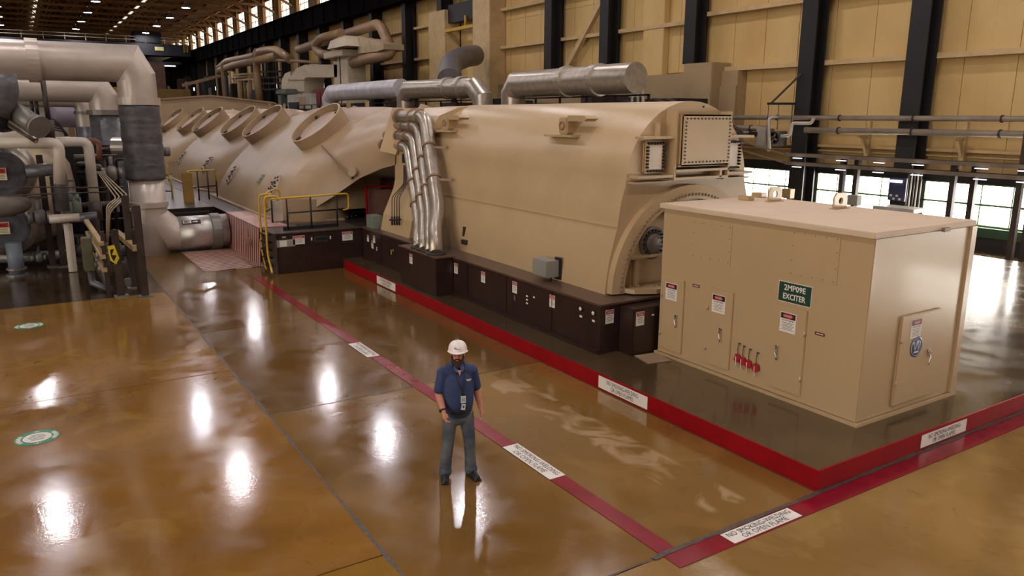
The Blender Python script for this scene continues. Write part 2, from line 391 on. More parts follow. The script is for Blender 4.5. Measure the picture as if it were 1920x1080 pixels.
# ============================================================ right wall
XW = 29.6; XC = 28.4
wr = struct('wall_right', 'long yellow sided wall with black columns, windows and crane girder', (29.6, 80, 0))
COLY = [-18, -11, -4.5, 2.2, 7.5, 12.35, 17.4, 22.2, 29.1, 35.8, 41.3]
y = 62.6
while y < 184: COLY.append(y); y += 7.3
COLY.append(56.0)
COLY.sort()
def hcol(ya, z0, z1, m=COLM):
    b = MB(); b.box(XC, XC+.06, ya-.75, ya, z0, z1); b.box(XC+.06, XW, ya-.41, ya-.34, z0, z1); b.box(XW-.5, XW-.42, ya-.75, ya, z0, z1)
    return b.build('column', m, wr)
hcol_main = {}
for yy in COLY:
    z0 = 0
    if 26 < yy < 60: z0 = 7.3
    if yy > 60: z0 = 2.5
    hcol(yy, z0, 20.6 if yy < 20 else 15.2)
# siding panels
PW = .92
edges = [-20]+[c for c in COLY if -20 < c < 185]+[185.5]
def sheet(y0, y1, z0, z1, d=0.0, m=SIDING):
    return MB().box(XW+.02+d, XW+.08+d, y0, y1, z0, z1).build('siding_panel', m, wr)
yy = -20.0; i = 0
while yy < 70:
    y1 = yy+PW
    zb = 2.62 if yy < 25.9 else 7.0
    if not (50.0 < yy < 54.4):
        if yy < 25.9:
            for z0, z1 in ((zb, 6.93), (6.95, 11.2), (11.22, 16.0)): sheet(yy, y1-.012, z0, z1, .0 if i % 2 else .018)
        else:
            for z0, z1 in ((zb, 11.2), (11.22, 16.0)): sheet(yy, y1-.012, z0, z1, .0 if i % 2 else .018)
    yy = y1; i += 1
while yy < 186:
    sheet(yy, yy+3.6, 2.6, 15.0, random.uniform(0, .03)); yy += 3.65
# backing wall
MB().box(XW+.1, XW+.3, -20, 186, 2.6, 15.9).build('backing', SIDING, wr)
MB().box(XW-.02, XW+.3, 25.9, 186, 0, 2.6).build('backing', BEIGEW, wr)
# beige masonry band and pilasters beyond y=26
MB().box(29.0, XW+.02, 26.0, 47.8, 0, 6.9).build('masonry_band', BEIGEW, wr)
for (a, b_, z0, z1, m) in ((27.0, 28.9, 5.0, 7.3, BEIGEW), (47.8, 50.2, 0, 13.3, GIRT), (54.5, 57.3, 0, 12.6, GIRT)):
    MB().box(28.3, XW, a, b_, z0, z1, .03).build('pilaster', m, wr)
MB().box(29.2, XW, 31.4, 33.0, 6.9, 14, .02).build('pilaster', SIDING, wr)
MB().box(28.9, 29.02, 26.0, 47.8, 0, 6.2).build('masonry_band', BEIGEW, wr)
# horizontal girts
for i_, (ya, yb) in enumerate(zip(COLY[:-1], COLY[1:])):
    if ya > 66: break
    for z in ((6.9, 9.55, 12.3) if yb < 30 else (9.3, 11.8)):
        if ya > 47 and yb < 58: continue
        MB().box(29.15, XW-.0, ya-.02, yb-.72, z, z+.2).build('girt', GIRT, wr)
for (p, q) in (((41.0, 8.0), (37.0, 12.5)),):
    MB().bar((29.2, 40.3, 7.2), (29.2, 36.6, 11.2), .3, .3).build('diagonal_brace', GIRT, wr)
# low windows band
MB().box(29.2, 29.7, -20, 25.95, 0, .52).build('dado', DADO, wr)
MB().box(29.1, 29.7, -20, 25.95, .52, .86).build('sill', GREENS, wr)
MB().box(29.2, 29.7, -20, 25.95, 2.42, 2.78).build('header', STEEL, wr)
wi = 0
for ya, yb in zip(COLY[:-1], COLY[1:]):
    if yb > 30 : break
    y0, y1 = ya, yb-.75
    if ya > 22: y1 = 25.85
    wi += 1
    wd = struct('window_%d' % wi, 'bright frosted low window, bay %d of the yellow wall' % wi, (29.4, (y0+y1)/2, .86), 'window')
    n = 4; wpan = (y1-y0)/n
    fr = MB()
    for z in (.86, 1.62, 2.36): fr.box(29.32, 29.42, y0, y1, z, z+.07)
    fr.box(29.32, 29.42, y0, y0+.07, .86, 2.42); fr.box(29.32, 29.42, y1-.07, y1, .86, 2.42)
    fr.build('window_frame', GREENF, wd)
    for k in range(1, n): MB().box(29.34, 29.40, y0+wpan*k-.02, y0+wpan*k+.02, .9, 2.4).build('mullion', GREENF, wd)
    for k in range(n):
        for z0, z1 in ((.93, 1.62), (1.69, 2.36)):
            MB().box(29.44, 29.46, y0+wpan*k+.02, y0+wpan*(k+1)-.02, z0, z1).build('pane', GLASS, wd)
MB().box(29.5, 29.75, -20, 25.95, .4, 2.7).build('backing', DADO, wr)
# crane girder
gd = struct('trim_1', 'long dark crane runway girder on the right wall', (28.6, 87, 14), 'girder')
MB().box(28.0, 28.9, 24, 185, 14.0, 15.9).build('girder_web', GIRDER, gd)
MB().box(27.75, 29.2, 24, 185, 15.85, 15.98).build('girder_flange', GIRDER, gd)
MB().box(27.85, 29.0, 24, 185, 13.95, 14.06).build('girder_flange', GIRDER, gd)
yy = 26
while yy < 184:
    MB().box(27.86, 28.0, yy, yy+.08, 14.06, 15.85).build('stiffener', GIRDER, gd); yy += 3.65
# upper wall with clerestory windows
up = struct('wall_right.001', 'cream upper wall with a row of bright clerestory windows', (29, 87, 16), 'wall')
MB().box(29.55, 29.7, -20, 186, 15.9, 16.35).build('lower_panel', CREAM, up)
MB().box(29.55, 29.7, -20, 186, 19.35, 20.9).build('upper_panel', CREAM, up)
k = 0; yy = 46.4
while yy < 182:
    MB().box(29.45, 29.7, yy-2.7, yy, 16.35, 19.35).build('wall_panel', CREAM, up)
    MB().box(29.25, 29.5, yy-1.75, yy-1.15, 15.98, 20.6).build('pilaster', CREAM, up)
    wd = struct('window_%d' % (20+k), 'bright clerestory window high on the right wall, number %d from the near end' % (k+1), (29.6, yy+2.3, 16.4), 'window')
    fr = MB(); y0, y1 = yy, yy+4.6
    for z in (16.35, 17.32, 18.3, 19.28): fr.box(29.50, 29.58, y0, y1, z, z+.07)
    for q in range(4): fr.box(29.50, 29.58, y0+(y1-y0-.07)*q/3, y0+(y1-y0-.07)*q/3+.07, 16.35, 19.35)
    fr.build('window_frame', CREAM, wd)
    for q in range(3):
        for z in (16.42, 17.39, 18.37): MB().box(29.60, 29.62, y0+1.533*q+.05, y0+1.533*(q+1)-.05, z, z+.9).build('pane', GLASSC, wd)
    yy += 7.3; k += 1
# recess between the two beige pilasters, outside light put into the back panel colour
rc = struct('door_1', 'dark service opening between beige pilasters with a yellow hoist beam', (30, 52.3, 0), 'opening')
MB().box(32.0, 32.2, 50.0, 54.6, 0, 12.4).build('back_panel', mat('violet_grey_panel', (128, 124, 140), .5), rc)
MB().box(29.6, 32.2, 49.9, 50.1, 0, 12.6).build('side_panel', STEEL, rc)
MB().box(29.6, 32.2, 54.5, 54.7, 0, 12.6).build('side_panel', STEEL, rc)
MB().box(28.6, 29.2, 50.2, 54.5, 11.6, 12.9).build('lintel', STEEL, rc)
MB().bar((28.5, 50.3, 11.05), (28.5, 54.6, 11.05), .3, .22).build('hoist_beam', YELLOW, rc)
MB().bar((28.5, 51.6, 11.1), (28.5, 51.6, 11.9), .12).build('hanger', YELLOW, rc)
for (p, q) in (((31.6, 50.4, 11), (31.6, 53.5, 8)), ((31.5, 54.2, 10.4), (31.5, 51.2, 6.4)), ((31.4, 52.2, 6), (31.4, 52.2, 11.6))):
    MB().bar(p, q, .18).build('brace', STEEL, rc)

wl = struct('wall_left', 'dim left wall of the hall, out of view, cut short to let light in', (-42, 80, 0))
MB().box(-42.3, -42, 22, 186, 0, 21).build('panel', mat('left_wall', (120, 98, 70), .7, var=.1, scale=.2), wl)  # unseen wall, stops short so world light fills from the near left
wf0 = struct('wall_front', 'plain tan wall added behind the viewer to block light', (-6, -20, 0))
MB().box(-42, 29.8, -20.4, -20, 0, 21).build('panel', MATS['left_wall'], wf0)  # unseen wall, put in to keep world light off the cabinet end
# ============================================================ far wall, roof, trusses
wf = struct('wall_back', 'distant dim end wall of the hall', (-6, 186, 0))
MB().box(-42, 29.8, 186, 186.4, 0, 21).build('panel', mat('dim_far_wall', (60, 46, 34), .7, var=.3, scale=.2), wf)
for xk in range(-40, 29, 5): MB().box(xk, xk+.6, 185.4, 186, 0, 21).build('column', COLM, wf)
ce = struct('ceiling', 'amber steel roof deck on trusses with narrow skylights', (-6, 87, 21))
MB().box(-42, 29.8, -20, 186.4, 21.0, 21.25).build('roof_deck', ROOFM, ce)
for xk in range(-40, 30, 3): MB().box(xk, xk+.16, 20, 186, 20.72, 20.98).build('purlin', TRUSS, ce)
for xk in (-14.3, 4.0, 17.2):
    yy = 24
    while yy < 184: MB().box(xk, xk+.42, yy, yy+6.9, 20.66, 20.70).build('skylight', SKYL, ce); yy += 7.3
yy = 20.7; first = None
def truss(y):
    b = MB(); x0, x1 = -42, 28.6
    b.box(x0, x1, y-.14, y+.14, 18.75, 19.05); b.box(x0, x1, y-.14, y+.14, 20.35, 20.62)
    n = 24; dx = (x1-x0)/n
    for i in range(n):
        b.bar((x0+dx*i, y, 19), (x0+dx*(i+.5), y, 20.4), .13); b.bar((x0+dx*(i+.5), y, 20.4), (x0+dx*(i+1), y, 19), .13)
    # knee brace to the wall
    b.bar((25.4, y, 18.8), (28.6, y, 17.2), .24); b.box(29.1, 29.5, y-.2, y+.2, 15.9, 20.6)
    return b.build('truss', TRUSS, ce)
t0 = truss(yy)
while yy < 182:
    yy += 7.3; c = t0.copy(); COL.objects.link(c); c.location.y = t0.location.y + yy - 20.7
# ---------------- high-bay lamps
lampt = thing('ceiling_lamp', 'x', 'lamp', (9.6, 36, 18), 'high bay lamps hanging under the trusses')
MB().lathe((9.6, 36, 18.0), Z, [(.0, .52), (.12, .52), (.42, .2), (.6, .16), (.75, .1)], 20).build('shade', GREYM, lampt)
MB().lathe((9.6, 36, 18.01), Z, [(.0, .001), (.0, .47), (.02, .47), (.02, .001)], 20).build('diffuser', LAMP, lampt)
MB().cyl((9.6, 36, 18.7), (9.6, 36, 19.0), .03, 6).build('hanger', STEEL, lampt)
rows = 'first second third fourth fifth sixth seventh eighth ninth tenth eleventh twelfth thirteenth fourteenth'.split()
colsn = {-.6: 'left', 9.6: 'middle', 19.8: 'right'}
for ix, x in enumerate((-.6, 9.6, 19.8)):
    for iy in range(14):
        yv = 36+12.25*(iy-4)
        lb = 'bright high bay lamp under the far trusses, %s row, %s one in view' % (colsn[x], ['nearest', 'second', 'third', 'farthest'][iy-10]) if iy > 9 else 'high bay lamp above the picture, %s row, %s from the near wall' % (colsn[x], rows[iy])
        if ix == 1 and iy == 4: continue
        if ix == 1 and iy == 5:
            lampt['label'] = lb; lampt.location.y = 48.25; WL[lampt.name].y = 48.25; continue
        dy_ = yv-lampt.location.y
        if (ix, iy) in ((2, 7), (2, 9)): continue
        copy_tree(lampt, (x-9.6, dy_, 0), None, lb)
# ---------------- crane bridge far down the hall
cr = thing('bridge_crane', 'dark overhead bridge crane spanning the far end of the hall', 'crane', (0, 150, 14.6))
MB().box(-40, 27.2, 149.3, 150.7, 14.7, 16.6).build('bridge_girder', mat('navy_steel', (30, 32, 42), .5), cr)
MB().box(-40, 27.2, 152.5, 153.5, 14.7, 16.6).build('bridge_girder', MATS['navy_steel'], cr)
MB().box(18.3, 22.6, 149, 153.8, 16.7, 18.6, .15).build('trolley', MATS['navy_steel'], cr)
b = MB()
for z in (17.1, 17.6): b.box(-40, 27, 149.1, 149.2, z, z+.09)
for xk in range(-40, 27, 3): b.box(xk, xk+.08, 149.1, 149.2, 16.6, 17.7)
b.build('handrail', mat('pale_rail', (190, 180, 165), .5), cr)
b = MB(); b.box(26.0, 26.12, 149, 149.1, 15.3, 18.3); b.box(26.6, 26.72, 149, 149.1, 15.3, 18.3)
for i in range(8): b.box(26.1, 26.65, 149, 149.1, 15.5+.38*i, 15.6+.38*i)
b.build('ladder', YELLOW, cr)
MB().box(21.4, 22.8, 149.15, 149.3, 15.5, 16.1).build('plate', mat('pale_yellow', (200, 190, 130), .5), cr)
MB().box(10, 25.5, 149.4, 152, 13.3, 13.7).build('cab_beam', STEEL, cr)
MB().box(22.5, 24.5, 149.2, 149.4, 12.9, 13.1).build('light_strip', TUBE, cr)
# ============================================================ exciter cabinet
BX0, BX1, BY0, BY1, BZ0, BZ1 = 9.99, 12.58, 6.26, 10.52, .28, 3.15
ex = thing('exciter_cabinet', 'large tan steel exciter cabinet with three side doors standing on the red curbed pad', 'cabinet', (11.3, 8.4, .28))
MB().box(BX0, BX1, BY0, BY1, BZ0+.05, BZ1-.06, .012).build('body', TAN_BOX, ex)
MB().box(BX0-.05, BX1+.04, BY0-.05, BY1+.04, BZ0, BZ0+.045).build('base_flange', TAN_BOX, ex)
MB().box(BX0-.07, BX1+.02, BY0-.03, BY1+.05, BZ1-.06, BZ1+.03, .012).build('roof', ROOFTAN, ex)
MB().box(BX1-.12, BX1+.02, BY0-.045, BY0+.0, BZ0+.05, BZ1-.06).build('corner_strip', TAN_BOX, ex)
def handle(p, d, n, door):
    d, n = V(d), V(n); p = V(p); b = MB(); b.cyl(p, p+n*.035, .028, 10); b.obox(p+n*.02-Z*.05, d, Z, n, .018, .04, .02)
    b.build('latch', CHROME, door)
    MB().tube([p+n*.045-Z*.06, p+n*.055-Z*.10, p+n*.05-d*.02-Z*.16, p+n*.05-d*.035-Z*.22], .011, 6).build('handle', CHROME, door)
def cab_door(y0, y1, z0, z1, hy, hinge, label=None):
    d = MB().box(BX0-.03, BX0+.01, y0, y1, z0, z1, .008).build('door', TAN_BOX, ex)
    handle((BX0-.03, hy, z0+.70), Y, -X, d)
    for z in (z0+.28, z0+1.02):
        MB().cyl((BX0-.04, hinge, z-.04), (BX0-.04, hinge, z+.04), .016, 8).build('hinge', TAN_BOX, d)
    danger(d, (BX0-.031, (y0+y1)/2+.03, z1-.26), -Y, Z, .30, .32)
    return d
cab_door(9.87, 10.44, .43, 1.82, 10.02, 10.43)
cab_door(8.71, 9.27, .44, 1.83, 8.93, 9.26)
cab_door(7.24, 7.84, .44, 1.83, 7.73, 7.25)
d = MB().box(10.82, 11.88, BY0-.045, BY0+.0, .44, 1.85, .01).build('door', TAN_BOX, ex)
handle((11.62, BY0-.045, 1.20), X, -Y, d)
for z in (.8, 1.48): MB().cyl((10.82, BY0-.055, z-.04), (10.82, BY0-.055, z+.04), .016, 8).build('hinge', TAN_BOX, d)
danger(d, (11.2, BY0-.046, 1.62), X, Z, .28, .30)
# round blue emblem: W under three dots over a bar
em = MB().lathe((11.27, BY0-.046, 1.32), -Y, [(0, .001), (0, .165), (.006, .165), (.006, .001)], 28).build('emblem', mat('blue_grey_disc', (88, 100, 130), .4), d)
b = MB()
e0 = V((11.27, BY0-.053, 1.32))
for k in range(24):
    a0, a1 = 2*PI*k/24, 2*PI*(k+1)/24
    b.bar(e0+V((.142*math.cos(a0), 0, .142*math.sin(a0))), e0+V((.142*math.cos(a1), 0, .142*math.sin(a1))), .012, .004)
wp = [(-.085, .055), (-.043, -.045), (0, .055), (.043, -.045), (.085, .055)]
for p, q in zip(wp[:-1], wp[1:]): b.bar(e0+V((p[0], 0, p[1])), e0+V((q[0], 0, q[1])), .018, .004)
b.box(e0.x-.06, e0.x+.06, e0.y-.002, e0.y+.002, e0.z-.095, e0.z-.07)
for px in (-.085, 0, .085): b.cyl(e0+V((px, .002, .068)), e0+V((px, -.003, .068)), .017, 10)
b.build('emblem_print', mat('emblem_white', (214, 216, 224), .4), em)
# name sign
s = plate(ex, 'name_sign', (BX0-.002, 7.51, 2.05), -Y, Z, .62, .33, WHITE, .006)
MB().obox((BX0-.0095, 7.51, 2.05), Y, Z, X, .30, .155, .001).build('green_field', GREENP, s)
text(s, '2MP09E', (BX0-.011, 7.51, 2.125), -Y, Z, .095, WHITE, width=.40, bold=.02)
text(s, 'EXCITER', (BX0-.011, 7.51, 1.985), -Y, Z, .095, WHITE, width=.42, bold=.02)
for (y_, z_) in ((9.6, 1.78), (7.0, 1.52)):
    p = plate(ex, 'nameplate', (BX0-.002, y_, z_), -Y, Z, .17, .05, mat('brown_plate', (96, 48, 40), .5), .006)
    MB().obox((BX0-.0085, y_, z_), Y, Z, X, .06, .006, .0004).build('small_print', WHITE, p)
for (y_, z_) in ((9.66, 1.38), (8.58, 1.58), (8.58, 1.48), (8.58, 1.38)):
    plate(ex, 'sticker', (BX0-.001, y_, z_), -Y, Z, .075, .055, mat('pale_sticker', (176, 164, 132), .5), .003)
# faint bolted cover panels
for (y0, y1, z0, z1) in ((8.85, 9.76, 2.28, 2.96), (6.80, 7.66, 2.32, 3.04)):
    p = MB().box(BX0-.008, BX0, y0, y1, z0, z1, .002).build('cover_panel', TAN_BOX, ex)
    pts = [(BX0-.008, y0+.05+(y1-y0-.1)*k/4, z) for k in range(5) for z in (z0+.04, z1-.04)]+[(BX0-.008, y, z0+(z1-z0)*k/3) for k in (1, 2) for y in (y0+.04, y1-.04)]
    bolts(MB(), pts, -X, .009, .006).build('screws', mat('tan_screw', (120, 98, 72), .5), p)
# roof lugs and blocks
for (x, y) in ((12.0, 9.66), (12.05, 8.3)):
    n = 12; b = MB(); w_ = .18
    out = [(-w_, 0), (w_, 0), (w_, .20), (.12, .28), (-.12, .28), (-w_, .20)]
    ring_o = []; ring_i = []
    for a in sorted([2*PI*k/32+.01 for k in range(32)]+[math.atan2(oz-.14, ox) % (2*PI) for ox, oz in out]):
        cxx, czz = 0, .14
        ux, uz = math.cos(a), math.sin(a); t = 9
        for (ax, az), (bx, bz) in zip(out, out[1:]+out[:1]):
            ex_, ez_ = bx-ax, bz-az; den = ux*ez_-uz*ex_
            if abs(den) > 1e-9:
                tt = ((ax-cxx)*ez_-(az-czz)*ex_)/den; ss = ((ax-cxx)*uz-(az-czz)*ux)/den
                if tt > 0 and -1e-6 <= ss <= 1+1e-6: t = min(t, tt)
        ring_o.append((x+cxx+ux*t, czz+uz*t)); ring_i.append((x+cxx+ux*.06, czz+uz*.06))
    zz = BZ1+.03
    def RR(r, yo): return [V((px, y+yo, zz+pz)) for px, pz in r]
    b.loft([RR(ring_i, -.02), RR(ring_o, -.02), RR(ring_o, .02), RR(ring_i, .02), RR(ring_i, -.02)], close=True, smooth=False)
    l = b.build('lifting_lug', TAN_BOX, ex)
    MB().box(x-.2, x+.2, y-.06, y+.06, zz, zz+.012).build('foot', TAN_BOX, l)
for (x, y) in ((11.72, 10.1), (12.42, 10.38)): MB().box(x-.09, x+.09, y-.13, y+.13, BZ1+.03, BZ1+.12, .01).build('block', TAN_BOX, ex)
MB().box(11.6, 11.75, BY0-.08, BY0-.03, BZ1-.08, BZ1-.02).build('block', mat('brown_block', (130, 104, 76), .5), ex)
# locks with red tags
tg = None
for k, y in enumerate((8.52, 8.41, 8.28, 8.12)):
    names = ['first', 'second', 'third', 'fourth']
    t = thing('lockout_tag', '%s of four red lockout tags from the left, hanging between the cabinet doors' % names[k], 'tag', (BX0-.03, y, .6), 'red lockout tags on the cabinet')
    MB().tube([(BX0, y, .98-.02*k), (BX0-.04, y, .99-.02*k), (BX0-.045, y-.05, .985-.02*k)], .008, 6).build('hook', STEEL, t)
    MB().tube([(BX0-.03, y, .98-.02*k), (BX0-.035, y+.01, .86-.02*k), (BX0-.03, y, .78-.02*k)], .006, 6).build('strap', STEEL, t)
    zc = .70-.02*k
    MB().prism([(BX0-.05, y-.045, zc+.09), (BX0-.05, y+.045, zc+.09), (BX0-.05, y+.075, zc-.02), (BX0-.05, y+.03, zc-.06), (BX0-.05, y-.04, zc-.04), (BX0-.05, y-.07, zc)], (.03, 0, 0)).build('tag', REDP, t)
    MB().tube([(BX0-.06, y+.02, zc+.05), (BX0-.062, y+.01, zc-.05), (BX0-.06, y-.0, zc-.13)], .006, 6).build('ribbon', WHITE, t)

# ============================================================ brown plinth
pl = thing('plinth_casing', 'long dark brown plinth casing under the tan generator', 'casing', (11.6, 16, .28))
ZT = 1.25
b = MB(); b.box(8.96, 14.3, 11.02, 23.16, .28, ZT-.03); b.build('casing_wall', BROWN, pl)
MB().box(9.42, 13.9, 10.60, 11.02, .28, ZT-.06, .02).build('front_casing', BROWN, pl)
MB().box(8.92, 14.35, 10.98, 23.2, ZT-.03, ZT+.015, .012).build('top_plate', mat('brown_top', (84, 62, 52), .32, var=.1), pl)
MB().box(8.46, 8.96, 16.95, 19.15, .28, ZT+.0, .012).build('side_casing', BROWN, pl)
MB().box(8.43, 8.98, 16.9, 19.2, ZT, ZT+.03).build('side_casing_top', MATS['brown_top'], pl)
for (y, z, wv) in ((19.4, .0, 0),): pass
# vertical sheet seams and foot rail
for y in (12.6, 14.4, 16.2, 20.2, 21.6): MB().box(8.948, 8.962, y, y+.02, .3, 1.2).build('seam', STEEL, pl)
MB().box(8.9, 8.97, 11.02, 16.95, .28, .36).build('foot_rail', BROWN, pl)
LS = -X*0
def side_label(y, z, w_=.17, h_=.24, x=8.955): danger(pl, (x, y, z), -Y, Z, w_, h_, False)
for (y, z) in ((16.87-.05, .98), (15.45, 1.0), (14.05, 1.02), (12.6, 1.0)): side_label(y, z, .19, .26)
side_label(18.42, 1.02, .18, .26, 8.455)
side_label(22.7, .95, .15, .2); side_label(22.35, .80, .16, .24); side_label(22.2, .99, .16, .22)
danger(pl, (9.18, 11.015, 1.0), X, Z, .2, .27, False); danger(pl, (9.58, 10.595, 1.0), X, Z, .2, .27, False)
plate(pl, 'small_tag', (9.9, 10.595, 1.03), X, Z, .06, .025, WHITE, .004)
for (y, z, w_, h_, m) in ((14.05, .78, .06, .12, GREYM), (13.55, .92, .07, .035, WHITE), (13.55, .84, .07, .035, WHITE), (13.55, .76, .07, .035, WHITE), (13.28, .95, .06, .035, WHITE), (11.62, .9, .08, .04, WHITE), (11.22, .9, .08, .04, WHITE),
      (20.9, .78, .05, .14, mat('lime_tag', (190, 200, 90), .5)), (20.75, .86, .04, .05, WHITE), (20.2, .80, .06, .2, WHITE), (22.0, .72, .05, .12, WHITE)):
    plate(pl, 'small_tag', (8.955, y, z), -Y, Z, w_, h_, m, .004)
for y in (11.6, 11.2):
    g_ = MB().lathe((8.955, y, 1.06), -X, [(0, .055), (.03, .055), (.035, .045), (.035, .001)], 16).build('gauge', STEEL, pl)
    MB().lathe((8.918, y, 1.06), -X, [(0, .04), (.003, .04), (.003, .001)], 16).build('dial', WHITE, g_)
# raised deck beyond (walkway)
dk = thing('walkway_deck', 'raised dark brown deck in front of the turbine hoods behind the plinth', 'deck', (8, 26, 0))
MB().box(6.16, 8.99, 23.2, 24.6, 0, ZT-.04, .01).build('casing_wall', BROWN, dk)
MB().box(6.16, 17, 24.6, 66, 0, ZT-.04).build('casing_wall', BROWN, dk)
MB().box(8.99, 14, 23.2, 24.6, 0, ZT-.04).build('casing_wall', BROWN, dk)
MB().box(2.6, 6.16, 31.5, 66, 0, ZT-.04).build('casing_wall', BROWN, dk)
MB().box(6.12, 17, 23.16, 66, ZT-.04, ZT, .01).build('top_plate', DECK, dk)
MB().box(2.56, 6.12, 31.46, 66, ZT-.04, ZT, .01).build('top_plate', DECK, dk)
MB().box(6.15, 6.2, 23.14, 23.2, 0, ZT).build('corner_angle', DECK, dk)
MB().box(7.3, 8.2, 24.0, 24.7, ZT, ZT+.03).build('hatch', STEEL, dk)
MB().box(8.9, 10.2, 23.5, 24.6, ZT, ZT+.02).build('hatch', STEEL, dk)
for (x, z, w_, h_) in ((6.9, 1.0, .36, .27), (8.46, 1.0, .34, .28)):
    danger(dk, (x, 23.195, z), X, Z, w_, h_, False)
p = plate(dk, 'notice', (6.47, 23.195, .93), X, Z, .62, .22, mat('grey_notice', (150, 150, 140), .5), .006)
MB().obox((6.42, 23.187, .93), X, Z, Y, .11, .09, .001).build('white_field', WHITE, p)
plate(dk, 'small_tag', (6.45, 23.195, 1.12), X, Z, .12, .06, GREYBOX, .005)
p = plate(dk, 'handle_plate', (7.6, 23.195, .98), X, Z, .42, .17, mat('dark_green_plate', (50, 66, 60), .5), .01)
MB().obox((7.6, 23.18, .98), X, Z, Y, .18, .05, .004).build('recess', STEEL, p)
for x in (7.3, 7.9): plate(dk, 'small_tag', (x, 23.195, 1.0), X, Z, .04, .1, WHITE, .005)
# red and white striped hose bridge beside the deck
def stripe_mat(name, n, period):
    m = bpy.data.materials.new(name); m.use_nodes = True; nt = m.node_tree; B = nt.nodes['Principled BSDF']; g = nt.nodes.new('ShaderNodeNewGeometry')
    d = nt.nodes.new('ShaderNodeVectorMath'); d.operation = 'DOT_PRODUCT'; d.inputs[1].default_value = V(n)/period; nt.links.new(g.outputs['Position'], d.inputs[0])
    f = nt.nodes.new('ShaderNodeMath'); f.operation = 'FRACT'; nt.links.new(d.outputs['Value'], f.inputs[0])
    c = nt.nodes.new('ShaderNodeMath'); c.operation = 'GREATER_THAN'; c.inputs[1].default_value = .5; nt.links.new(f.outputs[0], c.inputs[0])
    mx = nt.nodes.new('ShaderNodeMix'); mx.data_type = 'RGBA'; mx.inputs[6].default_value = (*lin((208, 172, 152)), 1); mx.inputs[7].default_value = (*lin((98, 24, 28)), 1)
    nt.links.new(c.outputs[0], mx.inputs[0]); nt.links.new(mx.outputs[2], B.inputs['Base Color']); B.inputs['Roughness'].default_value = .35; return m
st = thing('striped_step', 'red and white striped step and floor patch at the end of the silver pipe', 'step', (6, 26.8, 0))
MB().box(4.36, 6.1, 24.7, 28.75, .001, .012).build('floor_patch', stripe_mat('stripes_floor', (-.25, 1, 0), .25), st)
f = MB().box(6.06, 6.155, 24.6, 29.2, .012, 1.27).build('front_panel', stripe_mat('stripes_wall', (-.25, 1, .32), .25), st)
MB().box(6.0, 6.06, 25.6, 26.5, .55, .8, .02).build('bracket', mat('pinkish_tan', (170, 130, 112), .5), f)
MB().box(6.02, 6.06, 26.0, 26.4, .8, 1.1).build('valve_box', MATS['pinkish_tan'], f)
MB().box(6.06, 7.0, 24.6, 29.2, 1.255, 1.275).build('top_reflection', mat('pink_reflection', (186, 140, 130), .35), st)  # pinkish reflection on the deck edge, painted as a thin coloured sheet

# ============================================================ generator
gn = thing('generator', 'huge tan horizontal generator with arched top on the brown plinth', 'generator', (11.68, 16, 1.265))
CX = 11.68; G0, G1 = 11.62, 20.6
def gsec(y, s=1.0, xin=0.0, ztop=5.06):
    pts = [(-2.14, 1.265), (-2.12, 1.5), (-2.05, 1.95), (-1.93, 2.4), (-1.87, 2.6), (-1.86, 2.68), (-1.80, 3.1)]
    for k in range(13):
        a = PI - PI*.5*k/12*1.0
        pts.append((1.70*math.cos(a)*(1 if k else 1.0), 3.40+(ztop-3.40)*math.sin(a)))
    L_ = [V((CX+px*s+xin, y, pz)) for px, pz in pts]; R_ = [V((CX-px*s-xin, y, pz)) for px, pz in reversed(pts[:-1])]
    return L_+R_
b = MB(); b.loft([gsec(G0), gsec(G0+.02), gsec(15), gsec(G1-.3), gsec(G1, .985)], caps=True)
shell = b.build('shell', TAN, gn)
m_ = shell.modifiers.new('e', 'EDGE_SPLIT'); m_.split_angle = math.radians(35)
# seam ridge
for s_ in (-1, 1): MB().box(CX+s_*1.87-.02, CX+s_*1.87+.02, G0+.02, G1-.2, 2.585, 2.615).build('weld_seam', TAN, gn)
# end frame with arch ring, far end
def csec(y, k):
    pts = [(-2.45, 1.265), (-2.35, 1.75), (-1.98, 2.55), (-1.92, 2.8), (-1.9, 3.5), (-1.72, 4.3), (-1.4, 4.75), (-.8, 4.98), (0, 5.04)]
    L_ = [V((CX+px*k, y, pz)) for px, pz in pts]; return L_+[V((CX-px*k, y, pz)) for px, pz in reversed(pts[:-1])]
b = MB(); b.loft([csec(G1-.4, 1.0), csec(22.3, 1.0)], caps=True, smooth=False); b.build('end_frame', TAN, gn)
# big inclined cover plate at the far end
b = MB(); q = [at(735, 203, y=22.5), at(712, 283, y=22.5), at(742, 290, y=22.0), at(770, 203, y=22.0)]
b.prism(q, V((.9, .45, 0))); b.build('end_cover', TAN, gn)
# front disc ring: end bell
yF = G0-.04
ring = MB(); n = 48
def arc(r, y, a0=0, a1=PI, zc=1.29): return [V((CX+r*math.cos(a0+(a1-a0)*k/n), y, zc+r*math.sin(a0+(a1-a0)*k/n))) for k in range(n+1)]
ring.loft([arc(2.09, yF+.05), arc(2.09, yF-.12), arc(1.86, yF-.16), arc(1.80, yF-.16), arc(1.80, yF+.3)], smooth=False).build('end_ring', TAN, gn)
MB().loft([arc(1.80, yF+.25), arc(1.2, yF+.25), arc(.01, yF+.25)], smooth=False).build('end_disc', mat('tan_shadow_side', (176, 150, 118), .4, var=.04), gn)
b = MB(); bolts(b, [V((CX+1.9*math.cos(a), yF-.155, 1.29+1.9*math.sin(a))) for a in [PI*(k+.5)/62 for k in range(62)]], -Y, .026, .035); b.build('ring_bolts', mat('tan_bolt', (150, 124, 96), .4), gn)
for zz, x0 in ((1.95, 1.7), (3.0-.12, 1.05)):
    MB().box(CX-x0, CX+x0, yF-.12, yF+.25, zz, zz+.05).build('rib', TAN, gn)
